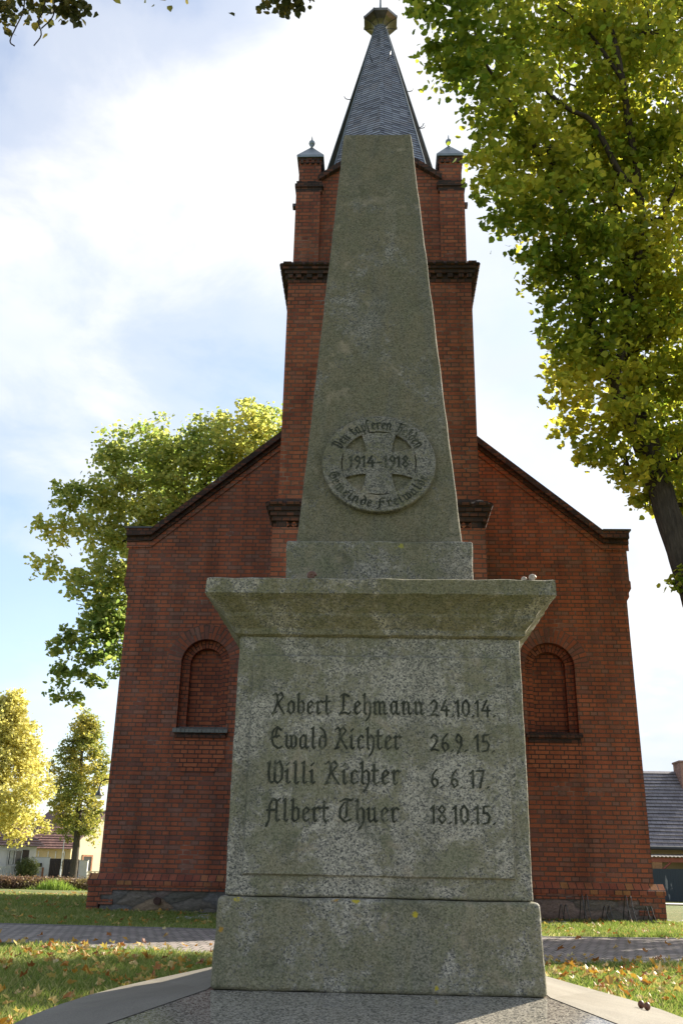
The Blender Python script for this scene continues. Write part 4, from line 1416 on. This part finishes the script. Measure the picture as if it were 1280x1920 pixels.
LCL = [(-3.63,25.00,13.08,1.10),(-4.89,25.00,12.63,1.30),(-6.16,25.00,12.46,1.20),(-7.26,25.00,12.19,1.20),(-7.66,24.00,11.73,0.60),(-4.29,25.50,12.07,1.30),(-3.11,26.00,13.57,0.90),(-2.42,26.00,12.84,1.30),(-5.83,25.50,11.20,1.40),(-6.96,25.00,10.82,1.20),(-8.06,24.50,10.61,0.90),(-8.75,24.00,10.57,0.60),(-8.92,24.00,9.53,0.70),(-7.93,24.50,9.47,0.90),(-6.99,25.00,9.50,1.20),(-9.14,24.00,8.36,0.50),(-8.22,24.00,8.13,0.50),(-7.41,24.50,8.22,0.80),(-7.00,25.00,7.29,0.90),(-7.35,24.00,6.87,0.65),(-7.77,23.50,6.24,0.55),(-8.22,23.50,5.96,0.38),(-7.08,23.70,5.87,0.45),(-7.87,23.50,5.33,0.50),(-7.21,23.70,5.17,0.30),(-8.10,23.50,4.78,0.30),(-7.65,23.50,4.68,0.25),(-6.50,26.00,10.19,1.30),(-5.45,27.00,11.09,1.40),(-3.83,27.00,12.19,1.40),(-6.65,28.00,12.98,1.60),(-7.3,24.2,6.7,.7),(-6.8,24.5,6.1,.8),(-7.7,24.0,7.5,.65),(-6.8,24.6,8.2,.9),(-7.5,23.8,5.7,.5),(-7.0,24.2,7.4,.8)]
tree('linden_tree', 'large green linden with yellowing top rising behind the left side of the church', None, (-6.0, 25.5, -.07),
     [(-6.0, 25.5, -.2), (-6.0, 25.5, 2.5), (-5.9, 25.6, 5.0), (-6.0, 25.6, 7.5), (-5.6, 25.8, 9.5), (-5.2, 26.0, 12.0)],
     [.42, .34, .30, .26, .17, .06], LCL, 0.108, 1050, m_leaf_l, m_bark2, 57, br=0.10, from_h=4.0)
OCL = [(-3.41,6.20,8.24,0.30),(-3.27,6.40,8.51,0.30),(-2.96,6.30,8.35,0.28),(-2.83,6.30,8.18,0.16),(-3.48,6.20,8.04,0.20),(-0.89,6.60,8.68,0.26),(-0.70,6.60,8.69,0.20),(-3.36,6.00,8.74,0.60),(-2.86,6.20,9.06,0.60),(-2.17,6.40,9.46,0.60),(-1.50,6.50,9.50,0.60),(-0.91,6.60,9.24,0.50)]
tov = tree('maple_tree', 'dark overhanging maple boughs with dangling bare twigs at the top left edge', None, (-7.2, 4.6, 0),
     [(-7.2, 4.6, -.1), (-7.1, 4.65, 2.0), (-6.8, 4.8, 4.0), (-6.0, 5.2, 6.0), (-4.8, 5.7, 7.9), (-3.5, 6.1, 9.0), (-2.2, 6.4, 9.6)],
     [.30, .25, .22, .18, .12, .07, .03], OCL, 0.065, 1500, m_leaf_o, m_bark, 83, br=0.05, from_h=4.5)
b_ = MB()
for (xa, za, pts) in ((-3.33, 8.4, [(0, 0), (.02, -.25), (-.02, -.45), (-.05, -.62), (.0, -.68)]), (-3.12, 8.4, [(0, 0), (.0, -.25), (-.03, -.38), (.02, -.55), (-.03, -.68)]), (-3.05, 8.35, [(0, 0), (.03, -.18), (.02, -.3), (-.06, -.42)])):
    b_.tube(crv([(xa + dx, 6.3, za + dz) for dx, dz in pts], 4), .0065, 5)
b_.build('bare_twig', m_bark, tov)


def blob_crown(cx, cy, z0, z1, rmax, n, rng, taper=1.0, rr=(.8, 1.4)):
    out_ = []
    for i in range(n):
        t = (i + .5) / n
        z = z0 + (z1 - z0) * t
        env = rmax * (math.sin(PI * min(1, (t * .80 + .22))) ** .7) * (1 - .35 * taper * t)
        a = i * 2.4 + rng.uniform(-.4, .4)
        rad = env * rng.uniform(.35, .85)
        out_.append((cx + rad * math.cos(a), cy + rad * math.sin(a), z, rng.uniform(*rr)))
    return out_


rg = random.Random(3)
tree('yellow_tree', 'bright golden yellow roadside tree at the left picture edge', None, (-24.4, 62, -.5),
     [(-24.4, 62, -.6), (-24.4, 62, 2), (-24.3, 62, 5), (-24.4, 62, 8), (-24.5, 62, 11)], [.3, .24, .18, .12, .04],
     blob_crown(-24.4, 62, 2.6, 10.9, 3.9, 46, rg, 1.0, (.9, 1.35)), 0.16, 470, m_leaf_y, m_bark2, 91, br=.07, from_h=1.8)
tree('turning_tree', 'slim half green half yellow tree in front of the dark wooden gate', None, (-23.5, 77, -.5),
     [(-23.5, 77, -.6), (-23.5, 77, 2), (-23.6, 77, 5), (-23.9, 77, 9), (-24.1, 77, 12)], [.32, .27, .2, .12, .04],
     blob_crown(-23.8, 77, 3.1, 12.2, 3.3, 34, rg, 1.2, (.7, 1.3)), 0.15, 520, m_leaf_g, m_bark2, 113, br=.07, from_h=2.3)
tree('turning_tree', 'yellow tree half hidden behind the left corner of the church', None, (-19.6, 84, -.5),
     [(-19.6, 84, -.6), (-19.6, 84, 2), (-19.6, 84, 5), (-19.7, 84, 9)], [.32, .27, .2, .06],
     blob_crown(-20.2, 84, 3.2, 10.5, 2.6, 24, rg, 1.2, (.9, 1.3)), 0.17, 330, m_leaf_g, m_bark2, 131, br=.07, from_h=2.3)

# ------------------------------------------------------------------ street lamp behind the church corner
lamp = empty('street_lamp', (-10.6, 40, -.4), 'street lamp with bell shaped shade on a hooked arm beside the church corner', 'street lamp')
MB().tube([(-10.6, 40, -.5), (-10.6, 40, 3.5), (-10.62, 40, 3.8), (-10.75, 40, 4.0), (-11.0, 40, 4.08), (-11.3, 40, 4.05), (-11.46, 40, 3.95), (-11.5, 40, 3.75)], [.06, .045, .035, .03, .028, .026, .025, .025], 8).build('post', m_iron, lamp, smooth=True)
MB().lathe(-11.5, 40, [(.19, 3.40), (.17, 3.43), (.10, 3.52), (.05, 3.64), (.03, 3.78), (.02, 3.8)], 14).build('shade', plain('grey_lamp_shade', (.05, .052, .055), .45, .2), lamp, smooth=True)
MB().ball((-11.5, 40, 3.38), .15, 12, .8).build('globe', plain('milk_glass', (.7, .66, .55), .3), lamp, smooth=True)

# ------------------------------------------------------------------ houses on the left
m_white = plain('white_render', (0.62, 0.61, 0.58), 0.9, 0, 0.08, 1.5)
m_cream = plain('cream_render', (0.62, 0.53, 0.36), 0.9, 0, 0.08, 1.5)
m_tan = plain('tan_render', (0.50, 0.38, 0.20), 0.9, 0, 0.1, 1.5)
m_glass = plain('window_glass', (0.03, 0.035, 0.04), 0.1, 0, 0.2)
m_frame = plain('white_frame', (0.6, 0.6, 0.58), 0.6)
m_woodd = plain('dark_brown_boards', (0.035, 0.022, 0.017), 0.7, 0, 0.35, 5)
m_redtile = roof_tile_mat('red_brown_tiles', [(0.12, 0.06, 0.05), (0.17, 0.085, 0.065), (0.21, 0.11, 0.085)])
m_greytile = roof_tile_mat('dark_grey_tiles', [(0.15, 0.132, 0.14), (0.19, 0.168, 0.172), (0.22, 0.195, 0.20)])
m_ochre = plain('ochre_window_surround', (0.34, 0.15, 0.07), 0.8)
m_curt = plain('pale_curtain', (0.45, 0.45, 0.40), 0.9)

hw = empty('bungalow', (-27.3, 79, -.5), 'low white house with dark shuttered window and railed porch at left edge', 'house')
MB().box(-36, -27.3, 79, 86, -.7, 2.0).build('wall', m_white, hw)
b_ = MB(); tiled_slope(b_, (-36.4, 78.4, 1.95), (-26.9, 78.4, 1.95), (-26.9, 82.5, 4.2), (-36.4, 82.5, 4.2), 12, .04)
b_.quad((-36.4, 78.4, 1.95), (-26.9, 78.4, 1.95), (-26.9, 79.0, 1.95), (-36.4, 79.0, 1.95)); b_.quad((-26.9, 78.4, 1.95), (-26.9, 86.6, 1.95), (-26.9, 82.5, 4.2))
b_.quad((-26.9, 86.6, 1.95), (-36.4, 86.6, 1.95), (-36.4, 82.5, 4.2), (-26.9, 82.5, 4.2))
b_.build('roof', m_redtile, hw)
wn = MB().box(-30.0, -28.75, 78.95, 79.0, .55, 1.62).build('window', m_glass, hw)
b_ = MB()
for xx in (-30.03, -29.4, -28.78): b_.box(xx, xx + .06, 78.91, 78.95, .52, 1.65)
b_.box(-30.03, -28.72, 78.912, 78.948, 1.60, 1.66); b_.box(-30.03, -28.72, 78.912, 78.948, .50, .56)
b_.build('frame', m_frame, wn)
MB().box(-29.85, -29.5, 78.935, 78.948, .58, 1.58).build('curtain', m_curt, wn)
MB().box(-28.68, -28.05, 78.92, 78.96, .5, 1.68).build('shutter', m_woodd, hw)
MB().box(-36, -30.1, 78.90, 79.0, 1.62, 1.72).build('awning_bar', m_frame, hw)
hw.rotation_euler.z = R(58)
por = empty('porch_railing', (-27.3, 79, -.5), 'pale wooden porch railing with upright bars before the white bungalow', 'railing')
b_ = MB(); b_.box(-33, -27.9, 77.37, 77.43, .36, .44); b_.box(-33, -27.9, 77.37, 77.43, -.22, -.16); b_.build('rail', m_curt, por)
b_ = MB()
for k in range(34): b_.box(-33 + k * .15, -33 + k * .15 + .07, 77.38, 77.42, -.162, .362)
b_.build('bar', m_curt, por)
MB().box(-33, -27.9, 77.3, 77.9, -.6, -.3).build('deck', plain('porch_stone', (.36, .25, .2), .9), por)

por.rotation_euler.z = R(58)
ht = empty('tan_house', (-25.5, 90, -.5), 'tan outbuilding with red brown tiled roof behind the wooden gate', 'house')
MB().box(-31.5, -27.9, 90, 96, -.7, 2.0).build('wall', m_tan, ht)
b_ = MB(); tiled_slope(b_, (-32, 89.5, 1.95), (-27.7, 89.5, 1.95), (-27.9, 93, 4.0), (-32, 93, 4.0), 9, .05); b_.build('roof', m_redtile, ht)
b_ = MB()
for xx in (-30.9, -30.0, -29.3, -28.5): b_.box(xx, xx + .07, 89.93, 89.97, 1.0, 1.75)
b_.box(-30.9, -29.95, 89.932, 89.968, 1.02, 1.1); b_.box(-29.3, -28.45, 89.932, 89.968, 1.02, 1.1)
b_.build('clothes_bracket', m_frame, ht)

hc = empty('cream_house', (-28.0, 91.0, -.5), 'sunlit cream gabled house half hidden behind the church corner', 'house')
X0, Y0 = -28.0, 91.0
b_ = MB(); b_.prism_y([(X0, -.7), (X0 + 7.4, -.7), (X0 + 7.4, 2.4), (X0 + 3.7, 5.4), (X0, 2.4)], Y0, Y0 + 8); b_.build('wall', m_cream, hc)
b_ = MB(); b_.prism_y([(X0 - .3, 2.16), (X0 + 3.7, 5.42), (X0 + 3.7, 5.64), (X0 - .4, 2.30)], Y0 - .25, Y0 + 8.2); b_.prism_y([(X0 + 3.7, 5.42), (X0 + 7.7, 2.16), (X0 + 7.8, 2.30), (X0 + 3.7, 5.64)], Y0 - .25, Y0 + 8.2); b_.build('roof', m_redtile, hc)
for wx in (1.35, 4.6):
    w2 = MB().box(X0 + wx, X0 + wx + 1.0, Y0 - .03, Y0 - .002, .0, 1.35).build('window', m_glass, hc)
    b_ = MB(); b_.box(X0 + wx - .16, X0 + wx, Y0 - .06, Y0 - .002, -.12, 1.35); b_.box(X0 + wx + 1.0, X0 + wx + 1.16, Y0 - .06, Y0 - .002, -.12, 1.35); b_.box(X0 + wx - .16, X0 + wx + 1.16, Y0 - .062, Y0 - .002, 1.352, 1.52); b_.build('frame', m_ochre, w2)
hc.rotation_euler.z = R(60)

gt = empty('wooden_gate', (-24.6, 78, -.5), 'dark brown board gate with two leaves and a white post', 'gate')
for x0, x1 in ((-25.78, -24.72), (-24.68, -23.42)):
    b_ = MB(); nb = 8
    for k in range(nb): b_.box(x0 + (x1 - x0) * k / nb + .006, x0 + (x1 - x0) * (k + 1) / nb - .006, 78, 78.04, -.45, 1.08 - .02 * (x0 + 26))
    b_.box(x0, x1, 78.04, 78.08, .8, .92); b_.box(x0, x1, 78.04, 78.08, -.2, -.08)
    b_.build('leaf', m_woodd, gt)
MB().box(-23.40, -22.72, 77.95, 78.15, -.6, .96).build('post', m_white, gt)
MB().box(-23.43, -22.69, 77.92, 78.18, .961, 1.0).build('post_cap', m_curt, gt)
gw = empty('garden_wall', (-26.5, 78, -.5), 'white rendered garden wall between the shrub and the wooden gate', 'wall')
MB().box(-27.3, -25.8, 78, 78.25, -.6, 1.12).build('wall_face', m_white, gw)
MB().box(-27.33, -25.79, 77.97, 78.28, 1.121, 1.17).build('coping', m_curt, gw)
MB().box(-26.32, -26.18, 77.93, 77.999, -.55, .4).build('brick_pier', m_ochre, gw)
mbx = MB().box(-26.72, -26.37, 77.86, 77.999, .4, .72).build('mailbox', m_iron, bevel=.01)
tag(mbx, 'black letterbox hung on the white garden wall beside the gate', 'mailbox')
sg = MB().box(-27.2, -26.45, 77.9, 77.96, -.45, .12).build('fence_panel', m_woodd)
tag(sg, 'short dark wooden fence panel below the black letterbox', 'fence')
lf = empty('lattice_fence', (-22.4, 78.2, -.5), 'pale openwork block fence right of the white gate post', 'fence')
b_ = MB()
for r_ in range(4):
    for k in range(7):
        if (r_ + k) % 2 == 0: b_.box(-22.68 + k * .16, -22.68 + k * .16 + .165, 78.1, 78.2, -.55 + r_ * .17, -.55 + r_ * .17 + .172)
b_.build('block', m_cream, lf)
b_ = MB().box(-22.7, -21.5, 78.08, 78.22, .14, .2); b_.build('coping', m_cream, lf)
pl = empty('white_pole', (-24.2, 76, -.5), 'thin leaning white pole in front of the wooden gate', 'pole')
MB().tube([(-24.2, 76, -.6), (-24.19, 76, .3)], .07, 8).build('sleeve', m_frame, pl)
MB().tube([(-24.19, 76, .3), (-24.18, 76, 2.45)], .035, 8).build('mast', m_frame, pl)


def bush(name, label, cat, c, rx, ry, rz, n, leaf, mat, seed, stem=True, group=None):
    rs = np.random.RandomState(seed)
    d = rs.normal(size=(n, 3)); d /= np.linalg.norm(d, axis=1)[:, None]
    rad = rs.rand(n) ** .33
    lump = np.array([1 + .22 * mnoise.noise(Vector(v) * 2.3 + Vector((seed, 0, 0))) for v in d])
    P = np.array(c) + d * rad[:, None] * lump[:, None] * np.array([rx, ry, rz])
    P = P[P[:, 2] > c[2] - rz * .98]
    root = empty(name, (c[0], c[1], c[2] - rz), label, cat, group)
    leaf_mesh('crown', P, leaf, seed, mat, root)
    q = MB(); rg_ = random.Random(seed)
    for k in range(7):
        a = k * 2.4
        q.tube([(c[0] + .1 * math.cos(a), c[1] + .1 * math.sin(a), c[2] - rz - .05), (c[0] + rx * .6 * math.cos(a), c[1] + ry * .6 * math.sin(a), c[2] + rz * .4)], [.035, .012], 5)
    q.build('stem', m_bark2, root)
    return root


m_shrub = leaf_mat('shrub_leaves', [(0, (.05, .075, .02)), (.6, (.11, .13, .03)), (1, (.2, .18, .05))], .35, .8, .4)
m_hedge = leaf_mat('reddish_hedge_leaves', [(0, (.08, .06, .03)), (.4, (.17, .10, .07)), (.7, (.20, .16, .06)), (1, (.30, .26, .09))], .3, .35, .7)
m_tuft = leaf_mat('tall_grass_tuft', [(0, (.12, .2, .03)), (1, (.28, .36, .07))], .45, .8, .4)
bush('round_shrub', 'clipped round green shrub in front of the white bungalow', 'shrub', (-26.65, 75.5, .35), .95, .8, .82, 2600, .10, m_shrub, 4)
hd = empty('low_hedge', (-17, 50, -.5), 'low reddish brown hedge along the far edge of the left lawn', 'hedge')
rs = np.random.RandomState(8)
n_ = 17000
P = np.stack([rs.uniform(-24, -13.9, n_), 50 + rs.normal(0, .28, n_), -.5 + rs.rand(n_) ** .8 * (.50 + .08 * rs.normal(size=n_))], -1)
P[:, 2] *= 1.0
leaf_mesh('foliage', P, .075, 9, m_hedge, hd)
q = MB()
for k in range(70):
    x = -24 + k * .145
    q.tube([(x, 50, -.55), (x + .05, 50.03, -.05)], .012, 4)
q.build('stem', m_bark2, hd)
# bright tuft
tf = empty('grass_tuft', (-15.9, 49.2, -.5), 'bright green tuft of tall grass at the hedge end', 'plant')
rs = np.random.RandomState(12)
V, F_ = [], []
for k in range(900):
    x, y = rs.normal(-15.7, .62), rs.normal(49.2, .2); h = rs.uniform(.25, .62) * math.exp(-((x + 15.9) / 1.1) ** 2); a = rs.uniform(0, 6.28); lx, ly = rs.normal(0, .14, 2)
    b0 = len(V); wx, wy = .018 * math.cos(a), .018 * math.sin(a)
    V += [(x - wx, y - wy, -.5), (x + wx, y + wy, -.5), (x + lx, y + ly, -.5 + h)]; F_.append((b0, b0 + 1, b0 + 2))
me = bpy.data.meshes.new('blades'); me.from_pydata(V, [], F_); link_mesh('blades', me, m_tuft, tf)

# ------------------------------------------------------------------ house on the right
hr = empty('grey_roof_house', (17, 54, -.5), 'ochre house with large dark grey tiled roof and brick chimney right of the church', 'house')
MB().box(12.5, 24, 53.5, 61, -.8, 2.1).build('wall', m_tan, hr)
b_ = MB(); tiled_slope(b_, (12, 52.6, 2.12), (24.5, 52.6, 2.12), (24.5, 57.2, 6.45), (12, 57.2, 6.45), 22, .06)
b_.quad((24.5, 61.8, 2.12), (12, 61.8, 2.12), (12, 57.2, 6.45), (24.5, 57.2, 6.45)); b_.quad((12, 52.6, 2.12), (12, 57.2, 6.45), (12, 61.8, 2.12))
b_.build('roof', m_greytile, hr)
MB().tube([(12, 52.55, 2.07), (24.5, 52.55, 2.07)], .09, 8).build('gutter', m_zincd, hr)
b_ = MB().box(17.55, 18.4, 56.0, 57.3, 4.9, 6.85); b_.box(17.5, 18.45, 55.95, 57.35, 6.851, 6.95)
b_.build('chimney', brick('chimney_brick', [(.24, .1, .075), (.32, .14, .10), (.38, .19, .14)], (.3, .25, .22), seed=.3), hr)
m_redwood = plain('red_brown_timber', (0.26, 0.075, 0.04), 0.7, 0, 0.25, 4)
pg = empty('carport', (15.5, 51.8, -.5), 'red brown timber carport with corrugated roof edge in front of the ochre house', 'carport')
b_ = MB().box(14.2, 19, 51.6, 51.75, 1.36, 1.58); b_.build('beam', m_redwood, pg)
for xx in (14.30, 18.5): MB().box(xx - .02, xx + .42, 51.62, 51.9, -.6, 1.359).build('post', plain('ochre_post', (.34, .17, .07), .8), pg)
MB().tube([(14.75, 51.7, 1.0), (15.2, 51.7, 1.36)], .06, 5).build('brace', m_redwood, pg)
b_ = MB()
for k in range(48):
    x = 14.2 + k * .1; z = 1.60 + (.05 if k % 2 else 0); z2 = 1.60 + (0 if k % 2 else .05)
    b_.quad((x, 51.4, z), (x + .1, 51.4, z2), (x + .1, 53.4, z2 + .15), (x, 53.4, z + .15))
b_.build('corrugated_roof', plain('pale_corrugated_sheet', (.45, .40, .33), .5), pg)
MB().box(14.8, 19, 53.3, 53.4, .55, .95).build('rear_board', m_redwood, pg)


def mat_peel():
    m, t = new_mat('peeling_dark_boards')
    c = t.n('ShaderNodeTexCoord').outputs['Object']
    mpn = t.n('ShaderNodeMapping', ins={'Vector': c, 'Scale': (2.2, 1, .45)})
    f = t.ramp(t.noise(mpn.outputs[0], 1.5, 5, .6, .3), [(.60, 0.0), (.63, 1.0)])
    t.principled(t.mix(f, (.022, .032, .040), (.20, .20, .195)), .7)
    return m


fn = empty('board_fence', (15.5, 51, -.5), 'dark blue grey board fence with peeling pale streaks right of the church', 'fence')
b_ = MB()
for k in range(36): b_.box(14.0 + k * .13, 14.0 + k * .13 + .124, 51.0, 51.03, -.48, 1.04)
b_.build('board', mat_peel(), fn)
MB().box(14.0, 18.7, 51.03, 51.08, .7, .8).build('rail', m_woodd, fn)
b_ = MB(); b_.quad((9, 44, -.425), (40, 44, -.425), (40, 46.6, -.448), (9, 46.6, -.448))
tag(b_.build('road', plain('pale_road', (.42, .39, .34), .9, 0, .12, 1.0)), kind='structure')

# ------------------------------------------------------------------ grass blades and fallen leaves
def on_path(x, y):
    return np.interp(x, [p[0] for p in near], [p[1] for p in near]) - .03 < y < np.interp(x, [p[0] for p in far], [p[1] for p in far]) + .03


def in_slab(x, y):
    return ((x - MX + .025) / 1.305) ** 2 + ((y - 3.92) / 2.62) ** 2 < 1


rs = np.random.RandomState(77)
zones = [(-5.2, -0.9, 4.2, 10.4, 60000, 1.0), (0.9, 4.6, 4.6, 9.9, 52000, 1.0), (-9, -1.7, 12.6, 17.2, 32000, 1.1), (1.75, 6.5, 12.5, 16.9, 30000, 1.1), (-14, -5, 17, 30, 26000, 1.4)]
V, F_ = [], []
for (x0, x1, y0, y1, n_, sc) in zones:
    X, Y = rs.uniform(x0, x1, n_), rs.uniform(y0, y1, n_)
    H = rs.uniform(.025, .062, n_) * sc * (1 + .7 * np.array([mnoise.noise(Vector((a * 1.3, b * 1.3, 0))) for a, b in zip(X, Y)]))
    A = rs.uniform(0, 6.28, n_); LX, LY = rs.normal(0, .022, n_) * sc, rs.normal(0, .022, n_) * sc
    WD = .0030 * sc * rs.uniform(.7, 1.5, n_) * np.maximum(1, Y / 8)
    for k in range(n_):
        x, y = X[k], Y[k]
        if on_path(x, y) or in_slab(x, y): continue
        if abs(x) < 4.84 and y > 16.88: continue
        wx, wy = WD[k] * math.cos(A[k]), WD[k] * math.sin(A[k])
        zg = ground_z(x, y)
        b0 = len(V)
        V += [(x - wx, y - wy, zg), (x + wx, y + wy, zg), (x + LX[k] * .4, y + LY[k] * .4, zg + H[k] * .6), (x + LX[k], y + LY[k], zg + H[k])]
        F_.append((b0, b0 + 1, b0 + 2)); F_.append((b0 + 1, b0 + 3, b0 + 2))
me = bpy.data.meshes.new('grass'); me.from_pydata(V, [], F_)
m_grass = leaf_mat('grass_blades', [(0.0, (.07, .128, .02)), (.4, (.145, .20, .04)), (.7, (.26, .265, .09)), (1.0, (.46, .42, .23))], .4, .45, .35, 1.5)
tag(link_mesh('grass', me, m_grass), 'short green lawn grass around the memorial and along the path', 'grass', None, 'stuff')


def fallen(name, zones, seed, mat, label):
    rs = np.random.RandomState(seed)
    V, F_ = [], []
    for (x0, x1, y0, y1, n_, smin, smax, lift) in zones:
        for k in range(n_):
            x, y = rs.uniform(x0, x1), rs.uniform(y0, y1)
            if mnoise.noise(Vector((x * .9, y * .9, 3.3))) + rs.normal(0, .22) < -.12: continue
            if in_slab(x, y) or (abs(x) < 4.84 and y > 16.88): continue
            if on_path(x, y) and rs.rand() > .30: continue
            s = rs.uniform(smin, smax); a = rs.uniform(0, 6.28)
            zg = ground_z(x, y) + (.018 if on_path(x, y) else lift * rs.uniform(.6, 1.2))
            tilt = rs.normal(0, .40, 2); b0 = len(V)
            lob = 10
            V.append((x, y, zg + .008))
            for j in range(lob):
                aa = a + 2 * PI * j / lob
                rr = s * (1.0 if j % 2 == 0 else .58) * rs.uniform(.8, 1.15) * .55
                dx, dy = rr * math.cos(aa), rr * math.sin(aa)
                V.append((x + dx, y + dy, zg + .004 + max(-.012, dx * tilt[0] + dy * tilt[1]) + abs(rs.normal(0, .016))))
            for j in range(lob):
                F_.append((b0, b0 + 1 + j, b0 + 1 + (j + 1) % lob))
    me = bpy.data.meshes.new(name); me.from_pydata(V, [], F_)
    return tag(link_mesh(name, me, mat), label, 'leaves', None, 'stuff')


m_fall = leaf_mat('fallen_maple_leaves', [(0.0, (.13, .05, .03)), (.2, (.33, .13, .03)), (.45, (.45, .26, .04)), (.65, (.42, .30, .14)), (.85, (.50, .40, .10)), (1.0, (.55, .46, .30))], .25, 2.0, .1, 1.2)
fallen('fallen_leaves', [(-5, -.9, 4.5, 10.2, 1300, .03, .075, .035), (1.0, 4.4, 4.8, 9.7, 1000, .035, .085, .035), (-9, -1.7, 9.5, 17, 560, .04, .09, .03), (1.7, 6, 9.5, 16.8, 360, .04, .09, .03), (-18, -4.9, 17, 44, 1500, .05, .11, .03), (-4.5, 4.5, 16.2, 16.86, 120, .06, .1, .03)],
       5, m_fall, 'scattered yellow, orange and tan autumn leaves lying on the lawn and path')
